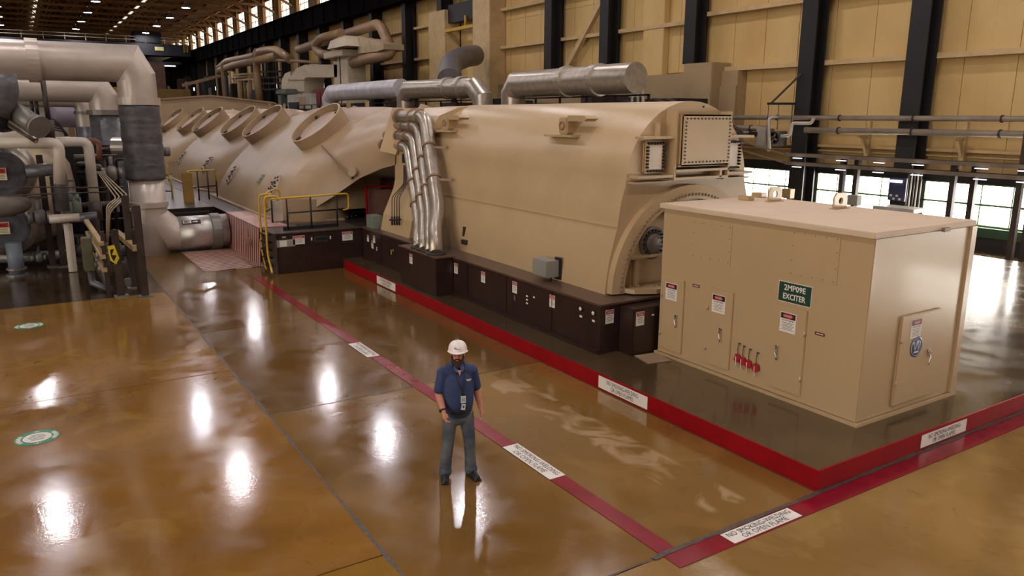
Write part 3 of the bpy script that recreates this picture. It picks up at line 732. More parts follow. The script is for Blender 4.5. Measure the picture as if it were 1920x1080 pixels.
MB().box(CX-1.45, CX-1.39, yF-.1, yF+.25, 1.3, 1.95).build('rib', TAN, gn)
for a in (1.9,):
    MB().obox((CX+1.35*math.cos(a), yF+.08, 1.29+1.35*math.sin(a)), (math.cos(a), 0, math.sin(a)), (-math.sin(a), 0, math.cos(a)), Y, .42, .025, .17).build('rib', TAN, gn)
p = MB().lathe((CX-.95, yF+.2, 2.22), -Y, [(0, .34), (.2, .34), (.22, .30), (.22, .22)], 28).build('port', GREYM, gn)
MB().lathe((CX-.95, yF-.02, 2.22), -Y, [(0, .001), (0, .21), (.03, .2), (.03, .001)], 24).build('port_cover', mat('grey_cover', (110, 98, 88), .5), p)
b = MB(); bolts(b, [V((CX-.95+.265*math.cos(a), yF-.02, 2.22+.265*math.sin(a))) for a in [2*PI*k/18 for k in range(18)]], -Y, .026, .05); b.build('port_bolts', STEEL, p)
MB().prism([(CX-1.85, yF-.05, 1.30), (CX-1.7, yF-.35, 1.30), (CX-1.3, yF-.55, 1.30), (CX+1.3, yF-.55, 1.30), (CX+1.7, yF-.35, 1.30), (CX+1.85, yF-.05, 1.30)], (0, 0, .09)).build('lower_flange', TAN, gn)
b = MB(); bolts(b, [(CX-1.6+.14*k, yF-.12-.12*min(k, 3)*.6, 1.39) for k in range(14)], Z, .025, .04, 6); b.build('flange_bolts', MATS['tan_bolt'], gn)
# front face superstructure
yP = G0
MB().box(11.03, 12.47, yP-.34, yP, 3.76, 4.80, .06).build('cover_box', TAN, gn)
cv = MB().box(11.06, 12.46, yP-.40, yP-.34, 3.78, 4.79, .03).build('cover_plate', TAN, gn)
pts = []
for k in range(13): pts += [(11.16+(12.36-11.16)*k/12, yP-.40, z) for z in (3.86, 4.71)]
for k in range(1, 12): pts += [(x, yP-.40, 3.86+.85*k/12) for x in (11.14, 12.38)]
bolts(MB(), pts, -Y, .018, .02).build('cover_bolts', STEELB, cv)
MB().box(12.0-.02, 12.02, 0+yP-.01, yP, 4.93, 4.97).build('tiny_tag', STEEL, gn)
for x in (10.98, 12.5): MB().box(x, x+.05, yP-.30, yP+.02, 3.55, 4.86, .008).build('web_plate', TAN, gn)
for x in (10.70, 12.75):
    MB().box(x-.015, x+.015, yP-.12, yP+.02, 4.3, 4.62).build('web_plate', TAN, gn)
MB().box(11.0, 12.55, yP-.30, yP, 3.66, 3.71).build('shelf', TAN, gn)
MB().box(11.0, 12.55, yP-.28, yP, 3.50, 3.55).build('shelf', TAN, gn)
MB().box(12.3, 12.36, yP-.28, yP, 3.52, 3.7).build('web_plate', TAN, gn)
for (x0, x1, sx) in ((10.06, 11.0, -1), (12.53, 13.30, 1)):
    MB().box(x0+.12 if sx < 0 else x0, x1-.0, yP-.26, yP, 4.32, 4.37).build('shelf', TAN, gn)
    MB().box(x0, x1, yP-.28, yP, 3.56, 3.61).build('shelf', TAN, gn)
    MB().box(x0-.03, x1, yP-.2, yP, 3.46, 3.49).build('shelf', TAN, gn)
    xa, xb = (10.36, 10.90) if sx < 0 else (12.60, 13.08)
    w_ = MB().box(xa, xb, yP-.10, yP, 3.64, 4.28, .04).build('side_cover', TAN, gn)
    wp_ = MB().box(xa+.1, xb-.1, yP-.115, yP-.1, 3.72, 4.2, .006).build('side_panel', mat('pale_tan', (206, 190, 170), .35), gn)
    pts = [(xa+.08+(xb-xa-.16)*k/5, yP-.1, z) for k in range(6) for z in (3.69, 4.23)]+[(x, yP-.1, 3.70+.52*k/8) for k in range(1, 8) for x in (xa+.05, xb-.05)]
    b = MB()
    for p_ in pts: b.cyl(V(p_), V(p_)-Y*.07, .026, 7, .016)
    b.build('side_bolts', STEEL, w_)
# lifting brackets on the shoulder
for (y0) in (19.55, 13.95):
    xs_ = 10.33
    l = MB().box(xs_-.22, xs_+.25, y0-.16, y0+.16, 4.36, 4.72, .03).build('lifting_bracket', TAN, gn)
    MB().lathe((xs_-.222, y0, 4.55), -X, [(0, .1), (.03, .1), (.03, .065), (-.02, .06), (-.02, .001)], 16).build('eye', mat('brown_eye', (140, 112, 84), .5), l)
    MB().prism([(xs_-.2, y0-.16, 4.64), (xs_-.2, y0-.75, 4.64), (xs_-.2, y0-.85, 4.70), (xs_-.2, y0-.75, 4.76), (xs_-.2, y0-.16, 4.76)], (.3, 0, 0)).build('bracket_arm', TAN, l)
    MB().box(xs_-.3, xs_+.05, y0-.45, y0+.6, 4.30, 4.35).build('bracket_foot', TAN, l)
# wall plate and grey box on the side
MB().obox(V((9.60, 17.55, 1.78)), (0, -.15, 1), Y, X, .13, .05, .02).build('grille_plate', STEELB, gn)
MB().box(9.5, 9.62, 17.3, 17.55, 1.46, 1.58).build('grille_plate', STEELB, gn)
bx = thing('junction_box', 'grey junction box on the plinth at the near end of the generator side', 'box', (9.35, 13.45, 1.265))
MB().box(9.2, 9.52, 13.15, 13.72, 1.36, 1.72, .01).build('housing', GREYBOX, bx)
MB().box(9.185, 9.2, 13.17, 13.70, 1.38, 1.70, .004).build('lid', GREYBOX, bx)
MB().box(9.50, 9.54, 13.1, 13.3, 1.3, 1.78).build('bracket', STEEL, bx)
MB().cyl((9.36, 13.25, 1.26), (9.36, 13.25, 1.37), .03, 8).build('conduit', STEEL, bx)
bx = thing('junction_box', 'grey green box at the far plinth end beside the small oil lines', 'box', (9.2, 22.6, 1.265))
MB().box(9.02, 9.34, 22.4, 22.95, 1.27, 1.68, .01).build('housing', mat('green_grey', (116, 124, 114), .45), bx)
MB().box(9.33, 9.4, 22.35, 22.42, 1.2, 1.75).build('bracket', STEEL, bx)

# four vertical coolant pipes
def bend(pts, r, k=5):
    """round the inner corners of a polyline"""
    pts = [V(p) for p in pts]; out = [pts[0]]
    for a, b_, c in zip(pts[:-2], pts[1:-1], pts[2:]):
        u = (a-b_); v = (c-b_); t = min(r, u.length*.49, v.length*.49); u = u.normalized()*t; v = v.normalized()*t
        for i in range(k+1):
            s = i/k; out.append(b_+u*(1-s)**2+v*s**2)
    return out+[pts[-1]]
plist = [
  (.185, [(757, 219, 9.95), (797, 219, 9.95), (822, 395, 9.2), (815, 425, 9.0), (818, 474, 8.72)], 'nearest and thickest aluminium coolant pipe of four on the generator side'),
  (.135, [(752, 237, 9.9), (784, 237, 9.9), (806, 400, 9.15), (805, 432, 8.95), (806, 470, 8.72)], 'second aluminium coolant pipe on the generator side, next to the thickest'),
  (.135, [(746, 256, 9.85), (774, 256, 9.85), (795, 410, 9.1), (794, 438, 8.92), (795, 468, 8.72)], 'third aluminium coolant pipe on the generator side, between two others'),
  (.135, [(740, 275, 9.8), (764, 275, 9.8), (784, 415, 9.05), (783, 445, 8.90), (784, 465, 8.72)], 'farthest and shortest aluminium coolant pipe on the generator side')]
for i, (r, pp, lb) in enumerate(plist):
    P_ = [at(u, v, x=x) for u, v, x in pp]
    P_[-1].z = 1.28; P_[0].y = P_[1].y+1.7; P_[0].z = P_[1].z
    t = thing('coolant_pipe', lb, 'pipe', tuple(P_[-1]), 'coolant pipes on the generator side')
    MB().tube(bend(P_, .32), r, 16).build('pipe', SILVER_TAN, t)
    MB().tube([P_[-1], P_[-1]+Z*.04], r+.07, 16).build('foot_flange', STEELB, t)
    for f_ in (.25, .62):
        c = P_[0].lerp(P_[1], 1-f_ if i else 1-f_*.8)
        MB().lathe(c, Y, [(-.035, r), (-.035, r+.03), (.035, r+.03), (.035, r)], 16, False).build('band', TAN_PIPE, t)
    for f_ in (.34, .68):
        c = P_[1].lerp(P_[2], f_+.05*i*(1 if f_ < .5 else .7)); dd = P_[2]-P_[1]
        MB().lathe(c, dd, [(-.03, r), (-.03, r+.035), (.03, r+.035), (.03, r)], 16, False).build('clamp', TAN_PIPE, t)
    MB().cyl(P_[0]+Y*.0, P_[0]+Y*.15, r+.05, 14).build('end_flange', TAN_PIPE, t)
    if i == 0:
        for f_ in (.34, .68):
            c = P_[1].lerp(P_[2], f_); MB().bar(c+V((0, -.15, 0)), c+V((.3, -.5, 0)), .06).build('bracket', TAN_PIPE, t)
MB().box(9.7, 10.1, 20.3, 21.6, 3.35, 3.62).build('valve_block', STEEL, gn)
for k in range(4):
    t_ = [at(757-1.8*k+k*3.4, 310, x=9.66), at(757+2*k, 345, x=9.62), at(735+4.5*k, 370, x=9.4), at(735+4.5*k, 408, x=9.25)]
    o = MB().tube(bend(t_, .08, 2), .014, 6).build('oil_line', STEELB, gn)
b = MB()
for k in range(4):
    c = at(735+4.5*k, 412, x=9.22); b.cyl(c+Z*.1, c-Z*.16, .03, 6); b.cyl(c-X*.08, c+X*.05, .03, 6)
b.build('line_valves', STEEL, gn)

# ============================================================ turbine hoods
def hood(yc, near, label):
    t = thing('turbine_hood', label, 'turbine hood', (CX, yc, ZT), 'tan turbine hoods in a row')
    def sec(y, w_, bz, zt, pw=1.42, n=24):
        return [V((CX-w_*math.copysign(abs(math.cos(PI*k/n))**pw, math.cos(PI*k/n)), y, bz+(zt-bz)*math.sin(PI*k/n)**(pw*.92))) for k in range(n+1)]
    S = []
    a = yc-(6.3 if near else 6.1); e = yc+5.6
    S = [(a, 3.0, 1.6, 4.4), (a+.12, 3.7, 1.40, 4.75), (a+.5, 4.25, 1.33, 4.92), (a+1.2, 4.55, 1.3, 5.02), (a+2.4, 4.72, 1.3, 5.06), (yc, 4.75, 1.3, 5.08), (e-2.0, 4.7, 1.3, 5.05), (e-1.0, 4.45, 1.3, 4.9), (e-.3, 3.9, 1.3, 4.6), (e, 3.0, 1.3, 4.1)]
    MB().loft([sec(y, w_, bz, zt) for y, w_, bz, zt in S], caps=True).build('casing', TAN_HOOD, t)
    # base flange
    out = []
    MB().box(CX-4.85, CX+4.85, a+1.4, e-1.0, ZT, ZT+.07, .01).build('base_flange', TAN_HOOD, t)
    MB().prism([(CX-4.85, a+1.4, ZT), (CX-4.4, a+.25, ZT), (CX-2.6, a-.1, ZT), (CX-1.7, a+1.4, ZT)], (0, 0, .07)).build('base_flange', TAN_HOOD, t)
    MB().loft([[V((CX-4.35, a+.35, z)), V((CX-3.6, a+.02, z)), V((CX-2.7, a+.02, z)), V((CX-2.0, a+.9, z))] for z in (ZT, ZT+.75)]).build('corner_skirt', TAN_HOOD, t)
    b = MB(); bolts(b, [(CX-4.25+.2*k, a+.3-.05*k if k < 8 else a+.3-.05*8+.12*(k-8), ZT+.07) for k in range(12)], Z, .03, .03); b.build('flange_bolts', MATS['tan_bolt'], t)
    # relief diaphragm collars, two on each shoulder
    for s_ in (-1, 1):
        for dy in (-3.65, 3.65):
            th = math.radians(39); d = V((s_*math.sin(th), -.08, math.cos(th))).normalized(); c = V((CX+s_*2.12, yc+dy, 3.95))
            col_ = MB().lathe(c, d, [(-.35, .99), (.72, 1.08), (.72, 1.03), (.45, 1.01)], 36, True).build('relief_collar', TAN_HOOD, t)
            mm = col_.modifiers.new('e', 'EDGE_SPLIT'); mm.split_angle = math.radians(35)
            MB().lathe(c, d, [(.44, .99), (.54, .80), (.54, .001)], 30, False).build('relief_disc', mat('disc_pale', (170, 146, 128), .45, var=.06), col_)
            if s_ < 0:
                aa, bb, _ = basis(d)
                cb = MB()
                for q in range(4):
                    ang = .5+q*PI/2; r_ = aa*math.cos(ang)+bb*math.sin(ang); tt_ = d.cross(r_)
                    cb.obox(c+d*.58+r_*.86, r_, tt_, d, .1, .05, .03)
                cb.build('clips', STEELB, col_)
    # bolted oval covers low on the side
    for dx in (-.25, .55):
        MB().box(CX+dx-.04, CX+dx+.04, yc-1.1, yc-.8, 4.98, 5.34, .03).build('lifting_eye', TAN_HOOD, t)
    return t
h1 = hood(31.5, True, 'nearest tan turbine hood, next to the generator, with two round relief collars')
def put_ovals():
    for (u, v) in ((514, 350), (436, 328), (389, 308), (342, 296)):
        c, n_ = hit(u, v); n_ = n_.normalized(); up_ = (Z-n_*n_.z).normalized(); sd = up_.cross(n_)
        t = h1 if c.y < 37.4 else h2 if c.y < 49.5 else h3
        pts = [c+sd*.32*math.cos(q)+up_*.46*math.sin(q)-n_*.04 for q in [2*PI*k/20 for k in range(20)]]
        o = MB().prism(pts, n_*.09).build('oval_cover', mat('pale_cover', (180, 160, 136), .45), t)
        b = MB(); bolts(b, [c+n_*.05+sd*(.22*math.cos(q)*f_)+up_*.36*f_*math.sin(q) for f_ in (1, .45) for q in [2*PI*k/9 for k in range(9)]], n_, .032, .04); b.build('cover_bolts', STEEL, o)
hp, hn = hit(489, 336)
hu = (-Y-hn*(-Y).dot(hn)).normalized()
text(h1, '3E', hp+hn*.01, hu, hn.cross(hu), .42, mat('green_stencil', (40, 110, 74), .5), width=.42, bold=.03, thick=.01)
h2 = hood(43.3, False, 'middle tan turbine hood behind the nearest one')
h3 = hood(55.9, False, 'farthest tan turbine hood before the gabled enclosure')
put_ovals()
# bearing cover between generator and hood
cn = thing('coupling_cover', 'arched tan coupling cover joining the generator and the nearest hood', 'cover', (CX, 24, ZT))
def nose(y, w_, bz, zt=5.05, n=24, p=1.0): return [V((CX-w_*math.copysign(abs(math.cos(PI*k/n))**p, math.cos(PI*k/n)), y, bz+(zt-bz)*math.sin(PI*k/n)**(p*.92))) for k in range(n+1)]
MB().loft([nose(22.2, 1.95, 3.25, 4.98), nose(23.0, 2.05, 3.10, 5.0), nose(24.0, 2.4, 2.75, 5.0), nose(24.9, 3.1, 2.05, 5.0, 24, 1.15), nose(25.5, 3.9, 1.45, 5.0, 24, 1.3), nose(26.4, 4.52, 1.32, 5.03, 24, 1.41)]).build('shell', TAN_HOOD, cn)
p1, n1 = hit(605, 278); p2, n2 = hit(662, 336)
LP = [hit(605+57*k/6, 278+58*k/6) for k in range(7)]
MB().loft([[p-n*.05 for p, n in LP], [p+n*.10 for p, n in LP], [p+n*.10+V((0, -.05, .06)) for p, n in LP], [p-n*.05+V((0, -.05, .06)) for p, n in LP]], smooth=False).build('ledge', TAN_HOOD, cn)
MB().cyl((CX-2.35, 24.3, 2.9), (CX-2.65, 24.1, 2.95), .16, 14).build('capped_port', TAN_HOOD, cn)
MB().box(CX-1.2, CX+1.2, 22.3, 26, ZT, 2.6).build('bearing_pedestal', BROWN, cn)
fr = thing('red_barrier', 'red pipe frame in the dark gap under the coupling cover', 'frame', (9.8, 23.8, ZT))
MB().bar((9.55, 24.2, ZT), (9.55, 24.2, 2.45), .07).build('post', RED, fr)
MB().bar((9.52, 24.2, 2.42), (10.9, 24.2, 2.42), .07).build('rail', RED, fr)
MB().box(9.65, 10.9, 24.3, 24.4, ZT, 2.3).build('panel', mat('brick_pink', (140, 100, 84), .6), fr)
# gabled enclosure
en = thing('gabled_enclosure', 'tan gabled enclosure wall behind the farthest hood', 'enclosure', (13, 66, ZT))
MB().prism([(3.5, 66, ZT), (3.5, 66, 5.45), (9.5, 66, 5.88), (13.2, 66, 6.22), (18.2, 66, 5.72), (18.7, 66, 5.4), (18.7, 66, ZT)], (0, 12, 0)).build('walls', TAN_HOOD, en)
b = MB()
for p, q in (((3.5, 65.95, 5.45), (9.5, 65.95, 5.88)), ((9.5, 65.95, 5.88), (13.2, 65.95, 6.22)), ((13.2, 65.95, 6.22), (18.2, 65.95, 5.72)), ((18.2, 65.95, 5.72), (18.7, 65.95, 5.4))): b.bar(p, q, .14)
b.build('edge_trim', TAN_PIPE, en)
# ============================================================ deck railings
rl = thing('guard_rail', 'yellow topped guard rail with dark posts on the near deck corner', 'railing', (7.4, 23.9, ZT))
for x in (6.75, 7.5, 8.35): MB().cyl((x, 23.75, ZT), (x, 23.75, 2.27), .028, 8).build('post', STEEL, rl)
MB().tube(bend([(6.2, 23.6, 2.25), (8.75, 23.75, 2.29), (8.75, 23.75, 1.78), (8.55, 23.75, 1.78)], .12), .03, 8).build('top_rail', YELLOW, rl)
MB().cyl((6.75, 23.75, 1.78), (8.6, 23.75, 1.80), .025, 8).build('mid_rail', STEEL, rl)
MB().box(6.6, 8.36, 23.73, 23.77, ZT, ZT+.1).build('toe_board', STEEL, rl)
r2 = thing('ladder_gate', 'small dark rail with yellow hoop guarding the head of the deck ladder', 'railing', (6.7, 25, ZT))
for (x, y) in ((6.3, 24.6), (6.3, 25.3), (6.75, 25.5)): MB().cyl((x, y, ZT), (x, y, 2.2), .028, 8).build('post', STEEL, r2)
MB().tube(bend([(6.3, 24.4, 1.9), (6.3, 24.4, 2.35), (6.85, 25.6, 2.35), (7.05, 25.6, 2.35), (7.05, 25.6, 1.75)], .12), .03, 8).build('hoop', YELLOW, r2)
MB().cyl((6.3, 24.6, 1.75), (6.75, 25.5, 1.75), .025, 8).build('mid_rail', STEEL, r2)
MB().box(6.75, 7.1, 25.5, 25.75, 1.3, 2.0).build('notice_box', mat('pale_box', (176, 166, 146), .5), r2)
ld = thing('deck_ladder', 'yellow railed ladder from the floor up the left side of the deck', 'ladder', (6.05, 24, 0))
for y in (23.45, 24.1):
    MB().tube(bend([(5.95, y-.55, .12), (5.98, y-.35, .2), (6.0, y, .6), (6.0, y, 2.35), (6.35, y, 2.35), (6.4, y, 2.2)], .14), .032, 8).build('side_rail', YELLOW, ld)
for k in range(5): MB().box(5.96, 6.16, 23.5, 24.08, .2+.24*k, .24+.24*k).build('tread', STEEL, ld)
r3 = thing('walkway_gate', 'yellow railed stair gate on the deck beside the middle hood', 'railing', (6.3, 35, ZT))
g0 = at(355, 378, z=ZT+.0); g1 = at(408, 372, z=ZT)
for (u_) in (0, .35, .7, 1.0):
    p_ = g0.lerp(g1, u_); MB().cyl(p_, V((p_.x, p_.y, 2.45)), .03, 8).build('post', STEEL, r3)
MB().tube(bend([V((g0.x, g0.y, ZT)), V((g0.x, g0.y, 2.5)), V((g1.x, g1.y, 2.45)), V((g1.x, g1.y, 2.0))], .15), .035, 8).build('top_rail', YELLOW, r3)
MB().bar(V((g0.x, g0.y, 1.8)), V((g1.x, g1.y, 1.8)), .05).build('mid_rail', STEEL, r3)
MB().box(g0.x-.25, g0.x+.15, g0.y-.3, g0.y-.22, ZT-.2, 2.45, .01).build('end_panel', mat('mustard_panel', (150, 116, 50), .5), r3)
for k, (u, v) in enumerate(((325, 385), (318, 350))):
    p_ = at(u, v, z=ZT-.3); t = thing('stair_rail', ['yellow stair rail standing by the silver pipe', 'yellow stair rail farther behind the silver pipe'][k], 'railing', tuple(p_))
    MB().tube(bend([p_+V((0, 0, 0)), p_+V((0, 0, 1.15)), p_+V((-.5, .5, 1.15)), p_+V((-.5, .5, 0))], .15), .035, 8).build('hoop', YELLOW, t)
    MB().bar(p_+V((0, 0, .6)), p_+V((-.5, .5, .6)), .05).build('mid_rail', STEEL, t)
MB().box(2.9, 5.9, 31.2, 31.45, 0, 1.1).build('pit_side', STEEL, dk)

# ============================================================ left pipe hall
def pipe(name, label, parts, group=None, cat='pipe'):
    """parts: list of (part name, points, radius, material, bend)"""
    p0 = V(parts[0][1][0]); t = thing(name, label, cat, (p0.x, p0.y, min(V(p).z for p in parts[0][1])), group)
    for nm, pts, r, m, bd in parts:
        pts = bend(pts, bd) if bd else pts
        o_ = MB().tube(pts, r, 28 if r > .3 else 12).build(nm, m, t)
        if not bd and len(pts) > 2: e_ = o_.modifiers.new('e', 'EDGE_SPLIT'); e_.split_angle = math.radians(18)
    return t
A = pipe('main_steam_pipe', 'huge silver elbow pipe at left running down to the striped step', [
  ('riser', [(3.5, 29, 0), (3.5, 29, 2.62)], .56, JACKET, 0),
  ('upper_riser', [(3.5, 29, 5.05), (3.5, 29, 5.95), (3.28, 29, 6.38), (-4, 29, 6.38)], .60, JACKET, 0),
  ('branch', [(4.35, 29, .65), (6.0, 29, .65)], .59, SILVER, 0)])
# quilted wrap around the riser
b = MB(); n = 28; secs = []
for i in range(40):
    z = 2.58+2.5*i/39; rr = .63+.006*math.sin(i*.9)-(.02 if i % 10 == 9 else 0)-(.02 if i in (0, 39) else 0)
    secs.append([V((3.5+(rr+.008*math.sin(5*2*PI*k/n+i*.5))*math.cos(2*PI*k/n), 29+(rr+.008*math.sin(5*2*PI*k/n+i*.5))*math.sin(2*PI*k/n), z)) for k in range(n)])
b.loft(secs, close=True, caps=True).build('quilt_wrap', WRAP, A)
MB().lathe((3.5, 29, 5.05), Z, [(0, .58), (0, .68), (.24, .68), (.24, .58)], 28, False).build('collar', JACKET, A)
MB().lathe((3.5, 29, 1.62), Z, [(0, .56), (.02, .63), (.2, .63), (.22, .56)], 28, False).build('collar', JACKET, A)
MB().lathe((.62, 29, 6.38), X, [(-.17, .6), (-.17, .67), (.17, .67), (.17, .6)], 28, False).build('collar', JACKET, A)
MB().lathe((5.62, 29, .64), X, [(-.2, .59), (-.18, .65), (.12, .65), (.15, .59)], 28, False).build('collar', GREYM, A)
g_ = MB().tube([(3.5, 29, 1.6), (3.5, 29, 1.25), (4.12, 29, .65), (4.9, 29, .65)], .575, 28).build('gusset', JACKET, A); e_ = g_.modifiers.new('e', 'EDGE_SPLIT'); e_.split_angle = math.radians(18)
pv = V((0, .7, .7)).normalized(); pn = X.cross(pv)
p = plate(A, 'pipe_marker', V((4.75, 29, .65))+pn*.592, X, pv, .62, .16, BLACKP, .02)
MB().obox(V((4.61, 29, .65))+pn*.614, X, pv, pn, .14, .06, .002).build('pale_field', JACKET, p)
text(p, 'MS', V((4.61, 29, .65))+pn*.62, X, pv, .085, BLACKP, width=.18, bold=.02)
MB().prism([V((4.8, 29, .65))+pn*.614+X*a_+pv*b_ for a_, b_ in ((0, .015), (.1, .015), (.1, .04), (.18, 0), (.1, -.04), (.1, -.015), (0, -.015))], pn*.004).build('arrow', WHITE, p)
MB().box(3.95, 4.35, 28.0, 28.2, 3.6, 3.9).build('pipe_stub', WRAP, A) if False else None
B_ = pipe('steam_pipe', 'middle silver and grey wrapped pipe behind the huge elbow pipe', [
  ('riser', [(3.05, 36, 4.9), (3.05, 36, 5.4), (2.85, 36, 5.75), (-6, 36, 5.75)], .54, JACKET, 0),
  ('quilt_wrap', [(3.05, 36, 0), (3.05, 36, 4.75)], .58, WRAP, 0)])
MB().lathe((3.05, 36, 4.72), Z, [(0, .55), (0, .66), (.2, .66), (.2, .55)], 24, False).build('collar', GREYM, B_)
C_ = pipe('steam_pipe', 'smaller silver and grey wrapped pipe, third behind the huge elbow pipe', [
  ('riser', [(2.56, 40, 4.2), (2.56, 40, 5.1), (2.4, 40, 5.4), (-6, 40, 5.4)], .36, JACKET, 0),
  ('quilt_wrap', [(2.56, 40, 0), (2.56, 40, 4.2)], .37, WRAP, 0)])
MB().lathe((2.56, 40, 4.75), Z, [(0, .36), (0, .41), (.12, .41), (.12, .36)], 24, False).build('collar', GREYM, C_)
vs = thing('standing_valve', 'slim dark valve stem on a base in front of the silver pipe', 'valve', (3.35, 28.0, 0))
s0 = at(286, 474, z=0)
MB().cyl(s0, s0+Z*.25, .13, 12).build('base', STEELB, vs); MB().cyl(s0+Z*.25, s0+Z*.42, .07, 10).build('gland', STEELB, vs)
MB().cyl(s0+Z*.42, s0+Z*2.2, .05, 8).build('stem', STEELB, vs); MB().tube([s0+Z*2.2-X*.14, s0+Z*2.2+X*.14], .04, 6).build('yoke', STEELB, vs)
MB().cyl(s0+Z*2.2, s0+Z*2.55, .02, 6).build('tip', STEELB, vs)
va = thing('valve_actuator', 'dark valve actuator with silver bell cap between the wrapped pipes', 'valve', (2.7, 30, 2.9))
MB().cyl(at(190, 286, y=31), at(222, 283, y=30.5), .17, 12).build('body', DARKR, va)
MB().lathe(at(214, 277, y=30.4), (1, -.5, 0), [(0, .001), (0, .36), (.45, .36), (.45, .2)], 24, False).build('bell_cap', SILVER, va)
MB().cyl(at(303, 284, y=30), at(318, 284, y=30), .17, 14).build('end_drum', GREYM, va)

# large vessel with two nozzles
ve = thing('pressure_vessel', 'large pale insulated vessel with two dark flanged nozzles at the left edge', 'vessel', (-1.2, 31, 0))
MB().lathe((-6, 30.6, 2.3), X, [(0, 1.95), (5.4, 1.95), (6.1, 1.86), (6.7, 1.62), (7.1, 1.25), (7.35, .8), (7.45, .01)], 36).build('shell', mat('pale_insulation', (176, 158, 132), .5, var=.12, scale=1.5), ve)
for k in range(2): MB().box(-4+3.2*k, -3.7+3.2*k, 29.8, 31.4, 0, .6).build('saddle', STEELB, ve)
def nozzle(c, r, lab):
    t = thing('nozzle_head', lab, 'vessel head', tuple(c), 'dark capped vessel heads')
    MB().lathe(c, -Y, [(-2.6, r*1.55), (-.9, r*1.55), (-.4, r*1.5), (-.05, r*1.38), (.12, r*1.2), (.2, r*1.05)], 32).build('shoulder', SILVER_TAN, t)
    MB().lathe(c, -Y, [(.1, r*1.12), (.34, r*1.08), (.36, r*.98), (.36, r*.8), (.30, r*.78), (.30, .001)], 32, False).build('cap', mat('dark_cap', (72, 72, 78), .5, var=.2, scale=5), t)
    p = plate(t, 'warning_label', c+V((-.08, -.37, .0)), X, Z, .44, .36, mat('cream_print', (206, 196, 160), .5), .01)
    MB().obox(c+V((-.08, -.383, .09)), X, Z, Y, .2, .07, .002).build('header', mat('orange_red', (176, 52, 36), .5), p)
    text(p, 'DANGER', c+V((-.08, -.387, .09)), X, Z, .07, BLACKP, width=.3)
    b = MB()
    for i in range(3): b.obox(c+V((-.08, -.383, -.03-.05*i)), X, Z, Y, .17, .009, .001)
    b.build('small_print', MATS['grey_print'], p)
    return t
nozzle(at(2, 325, y=27.6), .62, 'upper dark capped vessel head with a red danger label at the left edge')
nozzle(at(8, 425, y=27.6), .62, 'lower dark capped vessel head with a red danger label at the left edge')
ls = at(33, 516, z=0)
t = pipe('support_leg', 'grey blue jacketed pipe leg with a flange at the lower left of the vessels', [('column', [ls, ls+Z*1.0], .21, mat('blue_grey_jacket', (108, 118, 130), .5, var=.12), 0)])
MB().lathe(ls, Z, [(0, .3), (.05, .3), (.05, .21)], 20, False).build('flange', GREYM, t)
MB().lathe(ls+Z*.18, Z, [(0, .21), (0, .27), (.06, .27), (.06, .21)], 20, False).build('flange', GREYM, t)
MB().ell(at(5, 385, y=27.4), (.75, .4, .35), 20, 12).build('pale_drum', mat('dull_drum', (120, 112, 100), .5), ve)
WP = mat('white_pipe', (188, 178, 164), .4, var=.05)
pipe('white_pipe', 'white pipe bending down in front of the vessel at left', [('tube', [at(-20, 268, y=26.5), at(110, 268, y=26.5), at(112, 345, y=26.5)], .16, WP, .25)], 'white pipes at left')
pipe('white_pipe', 'long white pipe bending down right of the vessel', [('tube', [at(92, 266, y=28), at(165, 266, y=28), at(178, 384, y=28)], .15, WP, .25), ('sleeve', [at(177, 378, y=28), at(181, 412, y=28)], .2, STEELB, 0)], 'white pipes at left')
pipe('copper_pipe', 'thin copper toned pipe above the long white pipe', [('tube', [at(90, 262, y=30), at(185, 264, y=30), at(187, 300, y=30)], .09, mat('copper_tone', (150, 100, 80), .4), .2)])
pipe('wrapped_pipe', 'grey wrapped elbow pipe leaving the upper vessel head', [('tube', [at(48, 322, y=27), at(112, 316, y=27), at(118, 395, y=27)], .19, WRAP, .3)])
pipe('white_pipe', 'horizontal white pipe low beside the instrument rack', [('tube', [at(92, 411, y=26.5), at(150, 408, y=26.5)], .13, WP, 0), ('wrap', [at(150, 408, y=26.5), at(182, 405, y=26.5)], .14, WRAP, 0)], 'white pipes at left')
pipe('white_pipe', 'short upright white pipe near the floor at left', [('tube', [at(127, 420, y=26.8), at(134, 482, y=26.8), V((at(134, 482, y=26.8).x, 26.8, .02))], .12, WP, 0)], 'white pipes at left')
pipe('floor_pipe', 'horizontal dull pipe close to the floor at left', [('tube', [at(-10, 484, y=28.5), at(160, 476, y=28.5)], .17, GREYM, 0)])
pipe('floor_pipe', 'grey wrapped pipe along the floor behind the rack', [('tube', [at(140, 478, y=29.5), at(235, 470, y=29.5)], .2, WRAP, 0)])
# valves with hand wheels
def valve(p, s, label, m=GREYM, wheel=Z):
    t = thing('gate_valve', label, 'valve', tuple(p), 'small valves at left'); p = V(p)
    MB().ell(p, (.16*s, .14*s, .2*s), 14, 8).build('body', m, t)
    MB().cyl(p, p+V(wheel)*.45*s, .05*s, 8).build('bonnet', m, t)
    MB().tube([p+V(wheel)*.45*s+basis(wheel)[0]*.16*s*math.cos(2*PI*k/14)+basis(wheel)[1]*.16*s*math.sin(2*PI*k/14) for k in range(15)], .02*s, 5).build('hand_wheel', STEELB, t)
    for a in (-1, 1): MB().cyl(p+X*.14*s*a, p+X*.24*s*a, .14*s, 12).build('flange', m, t)
valve(at(75, 407, y=27), 1.3, 'wrapped grey valve between the vessel and the low white pipe', mat('wrap_dark', (84, 82, 80), .5))
valve(at(73, 482, y=28.3), .9, 'small valve with pale tags near the floor at left')
valve(at(148, 470, y=28.3), 1.1, 'dark round valve near the floor behind the rack', STEELB)
valve(at(210, 325, y=28.5), 1.3, 'grey angle valve with a hand wheel left of the wrapped riser')
